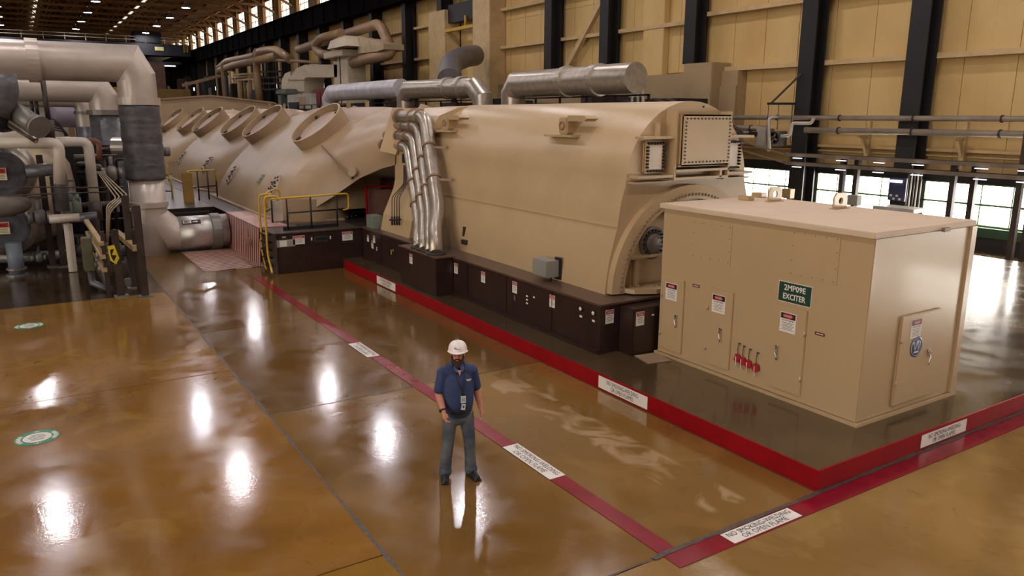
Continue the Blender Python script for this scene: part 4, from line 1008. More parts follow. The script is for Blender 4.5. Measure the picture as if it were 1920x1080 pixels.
valve(at(128, 372, y=27.2), 1.2, 'green grey valve cluster beside the dark post', mat('valve_green', (84, 96, 84), .5))
for (u, v) in ((129, 388), (142, 384)): 
    c = at(u, v, y=27.2); t = thing('oil_filter', 'green grey filter can, %s of two below the valve cluster' % ('left' if u == 129 else 'right'), 'filter', tuple(c))
    MB().lathe(c, Z, [(-.3, .001), (-.3, .1), (-.2, .16), (.2, .16), (.28, .1), (.3, .001)], 14).build('can', mat('filter_green', (112, 118, 106), .5), t)
    MB().cyl(c+Z*.28, c+Z*.42, .05, 8).build('neck', GREYM, t)
# dark posts with chains
PB = [(120, 500, 330, 'brown guard post left of the filter cans'), (100, 500, 290, 'dark valve column rising before the vessel'), (228, 556, 430, 'dark rack post at the front of the instrument rack'), (273, 556, 385, 'brown angle post nearest the silver pipe'), (252, 540, 366, 'brown angle post second from the silver pipe')]
for u, v, vt, lb in PB:
    p0 = at(u, v, z=0); zt = at(u-6, vt, y=p0.y).z
    t = thing('steel_post', lb, 'post', tuple(p0), 'dark posts at left')
    MB().box(p0.x-.09, p0.x+.09, p0.y-.02, p0.y+.02, 0, zt).build('flange', STEELB, t); MB().box(p0.x-.02, p0.x+.02, p0.y, p0.y+.14, 0, zt).build('web', STEELB, t)
    MB().box(p0.x-.17, p0.x+.17, p0.y-.14, p0.y+.18, 0, .03).build('base_plate', GREYM, t)
for k, (v0, v1) in enumerate(((367, 360), (350, 352))):
    pipe('guard_cable', ['lower', 'upper'][k]+' thin dark guard cable strung before the vessel', [('cable', [at(-10, v0, y=26.3), at(200, v1, y=26.3)], .02, STEELB, 0)])
# instrument rack
rk = thing('instrument_rack', 'cluttered instrument rack with beige channel beams and dark legs', 'rack', (1.9, 22.8, 0))
b0 = at(205, 556, z=0); 
for dx, dy in ((0, 0), (.75, .1), (.1, 2.6), (.85, 2.6)): MB().box(b0.x+dx-.05, b0.x+dx+.05, b0.y+dy-.05, b0.y+dy+.05, 0, 1.75).build('leg', STEELB, rk)
for z in (1.0, 1.35, 1.7):
    MB().bar((b0.x-.05, b0.y-.2, z-.25), (b0.x-.15, b0.y+3.4, z-.05), .12, .09).build('channel_beam', mat('beige_channel', (164, 140, 98), .5), rk)
MB().bar((b0.x+.75, b0.y-.1, 1.25), (b0.x+.55, b0.y+2.6, 1.35), .15, .15).build('channel_beam', MATS['beige_channel'], rk)
random.seed(3)
for k in range(9):
    z = random.uniform(.5, 1.5); yy = b0.y+.2+.33*k
    g_ = MB().lathe((b0.x-.1, yy, z), -X, [(0, .09), (.07, .09), (.08, .07), (.08, .001)], 14).build('gauge', GREYM, rk)
    MB().cyl((b0.x-.05, yy, .2), (b0.x-.05, yy, z), .018, 6).build('gauge_tube', GREYM, rk)
for k in range(4): MB().tube(bend([at(182+3*k, 322, y=27), at(218+7*k, 372-2*k, y=24.5), at(200+k*2, 385+4*k, y=24), at(200+k, 455, y=24)], .15, 3), .02, 6).build('impulse_line', mat('line_tan', (150, 134, 106), .5), rk)
for k in range(10):
    p_ = V((b0.x+random.uniform(-.2, .6), b0.y+random.uniform(0, 2.6), random.uniform(.15, 1.2)))
    MB().box(p_.x-.08, p_.x+.08, p_.y-.08, p_.y+.08, p_.z-.1, p_.z+.1, .02).build('transmitter', [GREYM, STEELB, MATS['filter_green']][k % 3], rk)
MB().box(b0.x-.45, b0.x-.2, b0.y+1.0, b0.y+1.5, .55, 1.45, .02).build('relay_box', mat('dull_green_box', (96, 96, 74), .5), rk)
MB().tube([(b0.x-.3, b0.y+1.2, .55), (b0.x-.3, b0.y+1.1, .2), (b0.x+.1, b0.y+.6, .06)], .09, 10).build('conduit', WRAP, rk)
tg = thing('caution_tag', 'yellow and black caution tag hanging on the instrument rack', 'tag', tuple(at(212, 480, y=22.4)))
c = at(212, 478, y=22.35); MB().prism([c+V((-.11, 0, .24)), c+V((.05, 0, .26)), c+V((.14, 0, -.1)), c+V((.05, 0, -.26)), c+V((-.08, 0, -.14))], (0, .015, 0)).build('tag', mat('caution_yellow', (214, 190, 40), .5), tg)
MB().prism([c+V((-.06, -.004, .14)), c+V((.04, -.004, .16)), c+V((-.03, -.004, .0)), c+V((.08, -.004, -.02)), c+V((.0, -.004, -.18)), c+V((-.05, -.004, -.04))], (0, .003, 0)).build('stripes', BLACKP, tg)
# upper left: slanted cylinder, wrapped pipe, dark hanger column, lilac tank, ledge
pipe('wrapped_pipe', 'grey quilted sloping pipe at the upper left edge', [('tube', [at(2, 140, y=27), at(8, 175, y=27), at(-8, 215, y=27)], .38, WRAP, .2)])
a_ = thing('hydraulic_cylinder', 'slanted grey cylinder actuator above the vessel', 'actuator', tuple(at(50, 225, y=27)))
MB().cyl(at(30, 211, y=27.2), at(72, 237, y=26.4), .28, 20).build('barrel', GREYM, a_)
MB().cyl(at(70, 236, y=26.4), at(75, 239, y=26.3), .33, 20).build('end_flange', GREYM, a_)
MB().prism([at(36, 206, y=26.85), at(58, 217, y=26.45), at(56, 222, y=26.4), at(34, 211, y=26.8)], (0, -.03, 0)).build('slot', DARKR, a_)
for k in range(3): MB().cyl(at(18, 228+4*k, y=27), at(68, 262+2*k, y=26.2), .05+.02*(k == 1), 8).build('rod', [SILVER_TAN, STEELB, SILVER_TAN][k], a_)
MB().ell(at(3, 226, y=27.5), (.5, .5, .35), 16, 8).build('housing', STEEL, a_)
hc = thing('spring_hanger', 'dark spring hanger column standing above the white pipe', 'hanger', tuple(at(92, 264, y=27)))
MB().cyl(at(93, 264, y=27), at(91, 225, y=27), .15, 12).build('spring_can', STEELB, hc); MB().cyl(at(91, 225, y=27), at(80, 150, y=27), .07, 8).build('rod', STEELB, hc)
for (u, lb) in ((62, 'left'), (71, 'right')):
    t = thing('hanger_rod', '%s thin dark hanger rod in front of the orange wall' % lb, 'rod', tuple(at(u, 210, y=35.9))); MB().cyl(at(u, 216, y=35.9), V((at(u, 216, y=35.9).x, 36, 5.4)), .07, 6).build('rod', STEEL, t)
t = thing('lilac_tank', 'horizontal lilac grey tank behind the wrapped pipes', 'tank', tuple(at(120, 220, y=44)))
MB().lathe(at(90, 217, y=44), X, [(0, .01), (.1, .45), (.4, .55), (3, .55)], 24).build('shell', mat('lilac_grey', (132, 122, 134), .4), t)
for xx in (1.2, 2.6): MB().box(at(90, 217, y=44).x+xx-.1, at(90, 217, y=44).x+xx+.1, 43.8, 44.2, 0, 4.3).build('leg', STEELB, t)
t = thing('cable_tangle', 'loops of dark cable behind the spring hanger', 'cable', tuple(at(110, 245, y=30)))
for k in range(5): MB().tube(bend([at(96, 222+5*k, y=30), at(112+3*k, 232+4*k, y=30), at(123+k, 255, y=30)], .3), .03, 6).build('cable', DARKR, t)
t = thing('pale_housing', 'long pale grey housing behind the lilac tank', 'housing', tuple(at(80, 230, y=50)))
a0 = at(25, 196, y=52); a1 = at(128, 235, y=52); MB().box(a0.x, a1.x, 52, 58, 0, a0.z, .05).build('shell', mat('dull_pale', (140, 130, 118), .5), t)
a0 = at(30, 193, y=52); MB().box(a0.x, a1.x-.3, 51.9, 58.1, a0.z-.12, a0.z).build('cornice', PALE_DUCT, t)
t = thing('orange_partition', 'warm orange panelled partition far behind the left pipes', 'partition', (0, 95, 0))
MB().box(-30, 9.6, 95, 95.4, 0, 7.6).build('panel', mat('orange_wall', (178, 118, 44), .6, var=.1), t)
MB().box(-30, 9.6, 94.9, 95, 7.45, 7.6).build('top_trim', TRUSS, t)
# dense dark pipework between vessel and riser
random.seed(11)
t = thing('pipe_manifold', 'dense dark pipe manifold between the vessel and the wrapped riser', 'pipework', (1.8, 30.5, 0))
for k in range(9):
    x = 1.75+.14*k; zt = random.uniform(2.2, 3.8); r = random.choice([.05, .07, .1]); yk = 31+random.uniform(-.6, 1.5)
    MB().tube(bend([(x, yk, 0), (x, yk, zt), (x+random.uniform(-.5, .6), yk, zt), (x+.3, yk+1, zt)], .15), r, 8).build('pipe', [STEEL, GREYM, STEELB, WRAP][k % 4], t)
for k in range(6):
    z = .5+.55*k; MB().tube([(1.55, 30.6+.2*k, z), (3.0, 30.6+.2*k, z+.02)], random.choice([.04, .07, .1]), 8).build('pipe', [STEELB, STEEL, GREYM][k % 3], t)
MB().box(.9, 3.0, 33.6, 33.7, 0, 3.6).build('backing_panel', STEEL, t)
MB().box(-6, .9, 34.2, 34.3, 0, 3.9).build('backing_panel', STEEL, t)

# ============================================================ silver ducts behind the generator
XD = 20.0
def duct(nm, lb, pts, r, m, bands, group='silver ducts behind the generator'):
    t = thing(nm, lb, 'duct', (pts[0][0], pts[0][1], 0), group)
    o_ = MB().tube(pts, r, 28).build('duct', m, t); e_ = o_.modifiers.new('e', 'EDGE_SPLIT'); e_.split_angle = math.radians(18)
    for (y, z, x) in bands: MB().lathe((x, y, z), Y, [(-.18, r), (-.16, r+.07), (.16, r+.07), (.18, r)], 24, False).build('band', m, t)
    return t
duct('silver_duct', 'nearest silver elbow duct behind the right half of the generator', [(XD, 31.6, 0), (XD, 31.6, 5.75), (XD, 31.2, 6.18), (XD, 22.9, 6.18)], .58, SILVER_TAN, [(27.3, 6.18, XD), (25.2, 6.18, XD)])
duct('silver_duct', 'middle silver duct with a downturned end behind the generator', [(XD, 43.8, 0), (XD, 43.8, 5.8), (XD, 43.2, 6.25), (XD, 35.3, 6.15), (XD, 34.5, 5.6), (XD, 34.3, 2)], .52, SILVER_TAN, [(38.2, 6.2, XD), (36.6, 6.2, XD)])
duct('silver_duct', 'farthest pale blue grey elbow duct left of the others', [(XD, 57.3, 0), (XD, 57.3, 5.9), (XD, 56.6, 6.35), (XD, 44.3, 6.35)], .58, mat('blue_white_jacket', (186, 184, 190), .4, .1), [])
MB_ = duct('curved_duct', 'grey curved duct rising into the dark service opening', [tuple(p) for p in bend([at(842, 150, x=22), at(845, 118, x=24), at(872, 106, x=25.8), at(890, 104, x=27.2)], 1.5, 6)], .7, mat('grey_duct', (120, 118, 120), .45, .3), [])
p_ = at(850, 112, x=24.5); MB().box(p_.x-.15, p_.x+.15, p_.y-.15, p_.y+.15, 4.1, p_.z-.5).build('support', STEEL, MB_)
# dark platform with railings behind the generator
pf = thing('rear_platform', 'dark steel platform and railings behind the generator ridge', 'platform', (24, 40, 0))
MB().box(21.2, 28.3, 23.5, 70, 3.9, 4.1).build('platform_deck', STEEL, pf)
for yk in range(24, 70, 5): MB().box(21.3, 21.5, yk, yk+.2, 0, 3.9).build('leg', STEEL, pf)
for z in (5.1, 5.55):
    MB().box(21.2, 21.28, 23.5, 70, z, z+.07).build('rail', STEEL, pf)
for k in range(24): MB().box(21.2, 21.28, 23.5+2*k, 23.58+2*k, 4.1, 5.6).build('rail_post', STEEL, pf)
random.seed(5)
for k in range(16):
    yy = 25+2.8*k; h = random.uniform(.9, 1.75); MB().box(22+random.random()*3, 24.5+random.random()*2, yy, yy+random.uniform(.8, 2.2), 4.1, 4.1+h, .03).build('machine_box', [STEEL, DADO, STEELB, MATS['navy_steel']][k % 4], pf)
for k in range(10):
    yy = 27+3.6*k; MB().tube(bend([(21.8, yy, 4.1), (21.8, yy, 5.0+.1*(k % 3)), (21.8, yy+1.4, 5.0+.1*(k % 3)), (21.8, yy+1.4, 4.1)], .2), .06, 6).build('small_pipe', [GREYM, STEEL][k % 2], pf)
sr = thing('stair_flight', 'dark stair flight descending behind the generator top', 'stair', (22, 21, 2))
for s_ in (0, .7): MB().bar((22+s_, 24.0, 5.45), (22+s_, 19.8, 4.2), .3, .06).build('stringer', STEELB, sr)
for k in range(8): MB().box(22, 22.7, 20.1+.5*k, 20.35+.5*k, 4.25+.15*k, 4.28+.15*k).build('tread', STEEL, sr)
for (u, lb) in ((1185, 'left'), (1196, 'middle'), (1205, 'right')):
    k = (u-1185)//10
    pipe('white_riser', '%s of three slim white pipes at the end of the nearest silver duct' % lb, [('tube', [at(u-8 if k else u-2, 137+3*(2-k), x=22), at(u, 137+3*(2-k), x=22), at(u, 195, x=22)], .055, WHITE, .1)], 'slim white pipes')

# ============================================================ tan ductwork in the background (far right of the hoods)
XB = 24.0
def fbox(u0, u1, v0, v1, d=2.0, x=XB, bev=0):
    p, q = at(u0, v1, x=x), at(u1, v0, x=x)
    p2, q2 = at(u0, v0, x=x), at(u1, v1, x=x)
    ya, yb = (p.y+p2.y)/2, (q.y+q2.y)/2
    return (x, x+d, min(ya, yb), max(ya, yb), min(p.z, q2.z), max(p2.z, q.z), bev)
fh = thing('exhaust_stack', 'pale exhaust stack with a trapezoid hood above the ducts', 'duct', tuple(at(643, 190, x=XB)))
c1 = at(641, 150, x=XB); zb = 3.5
MB().box(XB, XB+1.6, c1.y-1.5, c1.y+1.9, zb, at(640, 106, x=XB).z, .05).build('shaft', PALE_DUCT, fh)
MB().box(XB-.05, XB+.0, c1.y+.2, c1.y+.3, zb, at(640, 106, x=XB).z).build('seam', STEELB, fh)
z0, z1 = at(640, 107, x=XB).z, at(640, 95, x=XB).z
MB().box(XB-.5, XB+2.2, c1.y-1.8, c1.y+3.0, z0, z1, .05).build('collar', PALE_DUCT, fh)
z2, z3 = at(650, 90, x=XB).z, at(650, 68, x=XB).z
ya, yb = at(667, 80, x=XB).y, at(632, 80, x=XB).y
MB().loft([[V((XB-.9, ya, z2)), V((XB+2.4, ya, z2)), V((XB+2.4, yb, z2)), V((XB-.9, yb, z2))], [V((XB-.8, ya+.5, z3-.3)), V((XB+2.2, ya+.5, z3-.3)), V((XB+2.2, yb-.6, z3-.3)), V((XB-.8, yb-.6, z3-.3))], [V((XB-.3, ya+1.4, z3)), V((XB+1.8, ya+1.4, z3)), V((XB+1.8, yb-1.5, z3)), V((XB-.3, yb-1.5, z3))]], close=True, caps=True, smooth=False).build('hood', PALE_DUCT, fh)
MB().box(XB+.2, XB+1.6, c1.y-1, c1.y+1, z1, z2+.1).build('neck', TAN_PIPE, fh)
MB().loft([[V((XB+.3, at(u, 80, x=XB).y, at(u, v, x=XB).z)) for v in (va_, vb_)]+[V((XB+2.0, at(u, 80, x=XB).y, at(u, v, x=XB).z)) for v in (vb_, va_)] for u, va_, vb_ in ((664, 70, 100), (685, 72, 98), (700, 76, 96), (712, 82, 92))], close=True, caps=True, smooth=False).build('side_duct', mat('tan_duct', (166, 146, 116), .5), fh)
pd = thing('box_duct', 'pale rectangular duct curving down beside the red cabinet', 'duct', tuple(at(555, 190, x=XB)))
R_ = []
pth = [(552, 178), (552, 160), (556, 140), (572, 130), (590, 128), (632, 130)]
w2 = [(566, 178), (568, 160), (571, 150), (580, 147), (592, 146), (632, 146)]
inn = [(572, 178), (572, 160), (572, 152), (576, 147), (590, 146), (632, 146)]
R_ = []
for (u0, v0), (u1, v1) in zip([(540, 200), (540, 165), (543, 145), (556, 128), (572, 121), (632, 121)], [(570, 200), (570, 165), (570, 152), (571, 147), (576, 145), (632, 145)]):
    a_, b_2 = at(u0, v0, x=XB), at(u1, v1, x=XB); R_.append([a_, b_2, b_2+X*2, a_+X*2])
MB().loft(R_, close=True, caps=True, smooth=False).build('duct', PALE_DUCT, pd)
R_ = []
for (u0, v0), (u1, v1) in zip([(528, 168), (528, 150), (534, 138), (543, 134)], [(541, 168), (541, 152), (542, 146), (545, 145)]):
    a_, b_2 = at(u0, v0, x=XB+.3), at(u1, v1, x=XB+.3); R_.append([a_, b_2, b_2+X*2, a_+X*2])
MB().loft(R_, close=True, caps=True, smooth=False).build('side_duct', PALE_DUCT, pd)
for z_ in (150, 172):
    a_ = at(540, z_, x=XB-.02); b_2 = at(570, z_, x=XB-.02); MB().bar(a_, b_2, .08).build('seam', TAN_PIPE, pd)
def path_pipe(lb, pts, r, x=XB, m=TAN_PIPE, bd=1.2, name='tan_pipe'):
    P_ = [at(u, v, x=(xx if xx else x)) for u, v, xx in [(q+(None,))[:3] for q in pts]]
    return pipe(name, lb, [('tube', P_, r, m, bd)], 'tan pipes in the background')
path_pipe('long tan pipe climbing past the stack and looping down at its right', [(560, 93, 25.5), (712, 44, 25.5), (726, 75, 25.5), (736, 102, 25), (700, 108, 24.5), (662, 118, 24.5)], .42, bd=2.5)
path_pipe('thin tan pipe left of the stack ending in a loose bend', [(632, 107), (600, 100), (590, 88), (600, 72), (640, 62)], .38, bd=2)
path_pipe('arched tan pipe over the pipe bundle', [(487, 190), (480, 130), (484, 97), (518, 92), (545, 112)], .42, bd=2.5)
path_pipe('sloping tan pipe running far left below the crane girder', [(412, 132), (440, 122), (520, 105)], .45)
path_pipe('upper sloping tan pipe below the crane girder', [(410, 128), (425, 115), (478, 105), (482, 96)], .4)
path_pipe('thin horizontal tan pipe behind the curved duct', [(500, 112), (600, 117)], .15, bd=0)
bd_ = thing('pipe_bundle', 'bundle of upright tan pipes left of the curved duct', 'pipework', tuple(at(455, 188, x=26)))
for k, (u, vt) in enumerate(((434, 132), (439, 134), (445, 139), (451, 152), (461, 152), (467, 155), (472, 150), (478, 150), (484, 170))):
    p0, p1 = at(u, 190, x=26), at(u-1, vt, x=26); p0.y = p1.y = (p0.y+p1.y)/2
    MB().cyl(p0, p1, .24 if k % 3 else .34, 10).build('pipe', GIRT if k % 2 else TAN_PIPE, bd_)
for (u0, u1, v) in ((434, 478, 145), (440, 478, 140), (445, 480, 150)): MB().bar(at(u0, v, x=25.8), at(u1, v-2, x=25.8), .25).build('header', GIRT, bd_)
rb = thing('red_cabinet', 'dark red cabinet between the curved duct and the pale blue duct', 'cabinet', tuple(at(600, 195, x=23)))
z = fbox(588, 614, 168, 200, 2, 23, .05); MB().box(*z).build('body', mat('dark_red', (112, 22, 26), .5), rb)
MB().box(z[0]-.04, z[0], (z[2]+z[3])/2-.04, (z[2]+z[3])/2+.04, z[4]+.2, z[5]-.2).build('door_seam', STEEL, rb)
wc = thing('white_cabinet', 'white cabinet with a dark panel below the curved duct', 'cabinet', tuple(at(560, 195, x=22.5)))
z = fbox(539, 583, 178, 205, 2, 22.5, .05); MB().box(*z).build('body', mat('dull_white', (172, 166, 154), .5), wc)
z = fbox(541, 560, 192, 206, .1, 22.4); MB().box(*z).build('panel', DARKR, wc)
z = fbox(561, 571, 182, 203, .1, 22.4); MB().box(*z).build('window', BEIGEW, wc)
gc = thing('green_pump', 'grey green pump stand beside the white cabinet', 'pump', tuple(at(528, 190, x=22.5)))
z = fbox(521, 527, 168, 200, 1, 22.5, .05); MB().box(*z).build('stand', mat('grey_green', (92, 102, 90), .5), gc)
z = fbox(517, 536, 168, 177, 1.2, 22.4, .1); MB().box(*z).build('head', MATS['grey_green'], gc)
dc = thing('dark_scaffold', 'dark scaffold frame with cables behind the pale duct', 'scaffold', tuple(at(505, 180, x=27)))
for u in (488, 497, 507, 518, 523): p0 = at(u, 185, x=26.5); MB().box(26.4, 26.6, p0.y-.12, p0.y+.12, 0, at(u, 112, x=26.5).z).build('post', STEEL, dc)
for v in (135, 146, 157, 168): MB().bar(at(486, v, x=26.4), at(525, v-1, x=26.4), .2).build('rail', STEEL, dc)
random.seed(9)
bg = thing('far_machinery', 'dim machinery and pale uprights in the far corner under the crane', 'machinery', (24, 120, 0))
for k in range(12):
    yy = 96+5*k; x = random.uniform(22, 27); MB().box(x, x+1.2, yy, yy+random.uniform(1, 3), 0, random.uniform(7, 12), .1).build('machine_box', [STEEL, DADO, BROWN][k % 3], bg)
for k in range(7):
    yy = 100+8*k; MB().box(21.5, 21.8, yy, yy+.25, 0, random.uniform(8, 11)).build('upright', [TAN_PIPE, GREYM][k % 2], bg)
MB().box(16, 21, 118, 119, 0, 8.2).build('yellow_tank', mat('dim_yellow', (112, 84, 30), .6), bg)
MB().bar((19, 112, 8.5), (25, 112, 10.2), .4).build('sloped_beam', TAN_PIPE, bg)
MB().box(14, 19, 125, 127, 8, 12).build('brick_patch', mat('brick_red', (74, 44, 30), .6, var=.3), bg)
for yk in range(80, 160, 9): 
    MB().box(28.2, 28.4, yk+3, yk+3.3, 6+yk*.02, 6.6+yk*.02).build('bulkhead_light', TUBE, bg) if yk % 2 == 0 else None

# ============================================================ services on the near right wall
def wpipe(lb, y0, y1, z, r, x=28.2):
    t = pipe('wall_pipe', lb, [('tube', [(x, y0, z), (x, y1, z)], r, mat('dusty_pipe', (150, 134, 116), .45, .2), 0)], 'long pipes along the right wall')
    y = y0+1
    while y < y1: MB().lathe((x, y, z), Y, [(-.03, r), (-.03, r+.03), (.03, r+.03), (.03, r)], 12, False).build('joint_ring', STEELB, t); y += 3.1
wpipe('upper of two long pipes running along the right wall', -6, 25.6, 4.72, .10)
wpipe('lower of two long pipes running along the right wall', -6, 21.4, 4.22, .12)
wpipe('far short length of the lower wall pipe behind the fan unit', 23.3, 25.8, 4.25, .12)
for i, y in enumerate((15.2, 19.0, 10.5)):
    t = thing('pipe_bracket', ['tan wall bracket under the pipes between the two right columns', 'tan wall bracket under the pipes by the fan unit', 'tan wall bracket at the far right of the pipes'][i], 'bracket', (29, y, 3))
    MB().box(28.95, 29.12, y-.08, y+.08, 2.9, 4.6).build('post', GIRT, t); MB().box(28.3, 29.1, y-.06, y+.06, 3.95, 4.05).build('arm', GIRT, t); MB().bar((29.05, y, 3.2), (28.6, y, 3.95), .1).build('strut', GIRT, t)
MB().box(29.2, 29.56, -12, 25.9, 3.5, 3.6).build('girt', GIRT, wr)
MB().box(29.3, 29.56, -12, 25.9, 3.32, 3.38).build('girt', GIRT, wr)
# fan heater and hanging frame beside column
ft = thing('unit_heater', 'grey unit heater with round fan and elbow pipes by the right column', 'heater', (28, 22.9, 3.5))
MB().box(27.7, 28.3, 23.05, 23.6, 3.45, 4.25, .03).build('cabinet', mat('pale_grey_box', (150, 142, 128), .5), ft)
MB().box(27.8, 28.3, 22.35, 23.0, 3.5, 4.15, .03).build('fan_housing', GREYM, ft)
MB().lathe((27.8, 22.65, 3.85), -X, [(0, .26), (.06, .27), (.06, .22), (.0, .2), (0, .001)], 20, False).build('fan_ring', STEEL, ft)
for k in range(4):
    a = .4+PI/2*k; MB().obox((27.76, 22.65+.1*math.cos(a), 3.85+.1*math.sin(a)), (0, math.cos(a), math.sin(a)), (0, -math.sin(a), math.cos(a)), X, .1, .045, .005).build('blade', GREYM, ft)
MB().tube(bend([(27.6, 22.7, 3.3), (27.6, 22.85, 4.72), (27.9, 22.6, 4.75)], .15), .07, 10).build('elbow_pipe', WP, ft)
MB().tube(bend([(27.7, 22.2, 3.95), (27.7, 21.75, 4.0), (27.7, 21.7, 4.5), (27.9, 20.9, 4.5), (27.9, 20.8, 4.7)], .12), .07, 10).build('elbow_pipe', WP, ft)
hf = thing('hanging_frame', 'dark hanging frame on thin rods above the unit heater', 'frame', (28, 22.5, 5.3))
MB().bar((28.0, 23.3, 5.32), (28.0, 21.9, 5.30), .1).build('beam', STEEL, hf); MB().bar((28.0, 23.1, 5.35), (28.3, 21.9, 6.55), .07).build('diagonal', STEELB, hf)
for y in (23.25, 22.7, 22.0): MB().cyl((28.0, y, 4.2), (28.0, y, 5.3), .015, 5).build('rod', STEELB, hf)
# double cable tray with under-lights on posts
for k, (z, lb) in enumerate(((3.14, 'upper'), (2.78, 'lower'))):
    t = thing('cable_tray', '%s of two dark cable trays crossing before the low windows' % lb, 'tray', (27.5, 10, z), 'cable trays along the right wall')
    MB().box(27.30, 27.72, -8, 21.6, z, z+.03).build('tray_floor', STEELB, t)
    MB().box(27.28, 27.31, -8, 21.6, z, z+.14).build('side_rail', mat('dusty_tray', (112, 98, 84), .5), t); MB().box(27.71, 27.74, -8, 21.6, z, z+.14).build('side_rail', STEELB, t)
    MB().bar((27.3, 21.6, z+.07), (26.6, 24.9, z+.85), .14, .05).build('sloped_rail', MATS['dusty_tray'], t)
    for q, y in enumerate((20.9, 18.85, 17.25, 15.75, 13.55, 12.2, 9.8, 8.0)):
        MB().box(27.14, 27.24, y-.2, y+.2, z-.07, z-.04).build('light_strip', TUBE, t)
posts = [(27.52, 18.95, 'first'), (27.9, 18.6, 'second'), (27.52, 14.6, 'third'), (27.9, 14.1, 'fourth'), (27.5, 12.42, 'fifth'), (27.9, 12.2, 'sixth'), (27.5, 11.2, 'seventh')]
for x, y, nn in posts:
    t = thing('tray_post', 'dark steel post holding the cable trays, %s counted from the generator' % nn, 'post', (x, y, 0), 'steel posts before the low windows')
    tall = 3.25 if y > 12.5 else 4.4
    MB().box(x-.09, x+.09, y-.09, y+.09, 0.02, tall).build('post', STEELB, t); MB().box(x-.17, x+.17, y-.17, y+.17, 0, .03).build('base_plate', GREYM, t)
# column junction gear and workbench
cb = thing('column_panel', 'blue lit control panel with conduits on the black column between windows', 'panel', (28.2, 16.8, 1.4))
MB().box(28.2, 28.38, 16.7, 17.4, 1.62, 2.5, .02).build('panel', mat('blue_grey_panel', (70, 72, 104), .35), cb)
MB().box(28.1, 28.2, 16.85, 17.3, 2.32, 2.42).build('lamp', TUBE, cb)
for k in range(4): MB().box(28.17, 28.2, 16.85+.12*k, 16.93+.12*k, 1.66+.12*(k % 2), 1.74+.12*(k % 2)).build('tag', WHITE, cb)
for k in range(5): MB().tube([(28.15, 16.6-.12*k, 1.3), (28.15, 16.6-.12*k, 2.1+.06*k), (28.25, 16.65-.12*k, 2.7)], .03, 6).build('conduit', [GREYM, WHITE][k % 2], cb)
wb = thing('pale_hood', 'pale box hood standing before the column panel', 'hood', (27.5, 16.5, 0))
MB().box(27.0, 27.9, 15.6, 17.2, 1.36, 1.5, .01).build('top', mat('pale_bench', (178, 172, 160), .5), wb); MB().box(27.15, 27.7, 15.9, 16.0, 0, 1.36).build('leg', MATS['pale_bench'], wb); MB().box(27.15, 27.7, 16.9, 17.0, 0, 1.36).build('leg', MATS['pale_bench'], wb)
for (y, lb, m) in ((18.45, 'grey meter box on a post right of the near cabinet lug', GREYBOX), (21.6, 'beige control box with yellow tag by the black column', BEIGEW)):
    t = thing('meter_box', lb, 'box', (27.7, y, .0)); MB().box(27.5, 27.8, y-.25, y+.2, 1.35, 1.75, .01).build('housing', m, t); MB().cyl((27.65, y, 0), (27.65, y, 1.36), .04, 8).build('stand', STEEL, t)
    if m is BEIGEW: MB().box(27.48, 27.5, y-.1, y+.02, 1.55, 1.65).build('tag', YELLOW, t)
# ============================================================ the man
man = thing('person', 'man in white hard hat, blue polo shirt and worn jeans standing on the glossy floor', 'person', (4.49, 8.43, 0))
TH = math.radians(-17)
Rm = Matrix.Rotation(TH, 3, 'Z')
PO = V((4.49, 8.43, 0))
def W(p): return PO + Rm @ V(p)
def capsule(b, p, q, rp, rq, n=16, m=6, sx=1.0, ax=None):
    """tapered capsule; sx widens it along ax"""
    p, q = V(p), V(q); a, bb, d = basis(q-p)
    if ax is not None:
        a = (V(ax)-d*V(ax).dot(d)).normalized(); bb = d.cross(a)
    secs = []
    for i in range(m+1):
        t = PI/2*(1-i/m); secs.append((p-d*rp*math.sin(t), rp*math.cos(t)))
    for i in range(m+1):
        t = PI/2*i/m; secs.append((q+d*rq*math.sin(t), rq*math.cos(t)))
    vs = [c+(a*sx*math.cos(2*PI*k/n)+bb*math.sin(2*PI*k/n))*max(r, 1e-4) for c, r in secs for k in range(n)]
    return b.add(vs, [(i*n+k, i*n+(k+1) % n, (i+1)*n+(k+1) % n, (i+1)*n+k) for i in range(len(secs)-1) for k in range(n)], True)
def chain(b, pts, rs, **k):
    for p, q, r, s in zip(pts[:-1], pts[1:], rs[:-1], rs[1:]): capsule(b, p, q, r, s, **k)
def fuse(b, name, m, vox, smooth=6, parent=man, shift=True):
    me = bpy.data.meshes.new(name); me.from_pydata([W(p) for p in b.v], [], b.f); me.update()
    bm = bmesh.new(); bm.from_mesh(me); bmesh.ops.recalc_face_normals(bm, faces=bm.faces[:]); bm.to_mesh(me); bm.free()
    o = bpy.data.objects.new(name, me); COL.objects.link(o)
    r = o.modifiers.new('r', 'REMESH'); r.mode = 'VOXEL'; r.voxel_size = vox; r.use_smooth_shade = True
    s = o.modifiers.new('s', 'SMOOTH'); s.iterations = smooth; s.factor = .5
    dg = bpy.context.evaluated_depsgraph_get(); me2 = bpy.data.meshes.new_from_object(o.evaluated_get(dg))
    bpy.data.objects.remove(o); bpy.data.meshes.remove(me)
    bb = MB(); bb.v = [q.co.copy() for q in me2.vertices]; bb.f = [tuple(p.vertices) for p in me2.polygons]; bb.sm = [True]*len(bb.f); bpy.data.meshes.remove(me2)
    return bb.build(name, m, parent)
def wbuild(b, name, m, parent=man): b.v = [W(p) for p in b.v]; return b.build(name, m, parent)
SKIN = mat('skin', (190, 128, 104), .5, var=.06, scale=8)
SHIRT = mat('blue_polo', (44, 60, 98), .8, var=.12, scale=6)
JEAN = mat('worn_denim', (52, 62, 78), .85, var=.1, scale=4, col2=(100, 106, 106))
HAIR = mat('brown_beard', (58, 36, 26), .85, var=.2, scale=60)
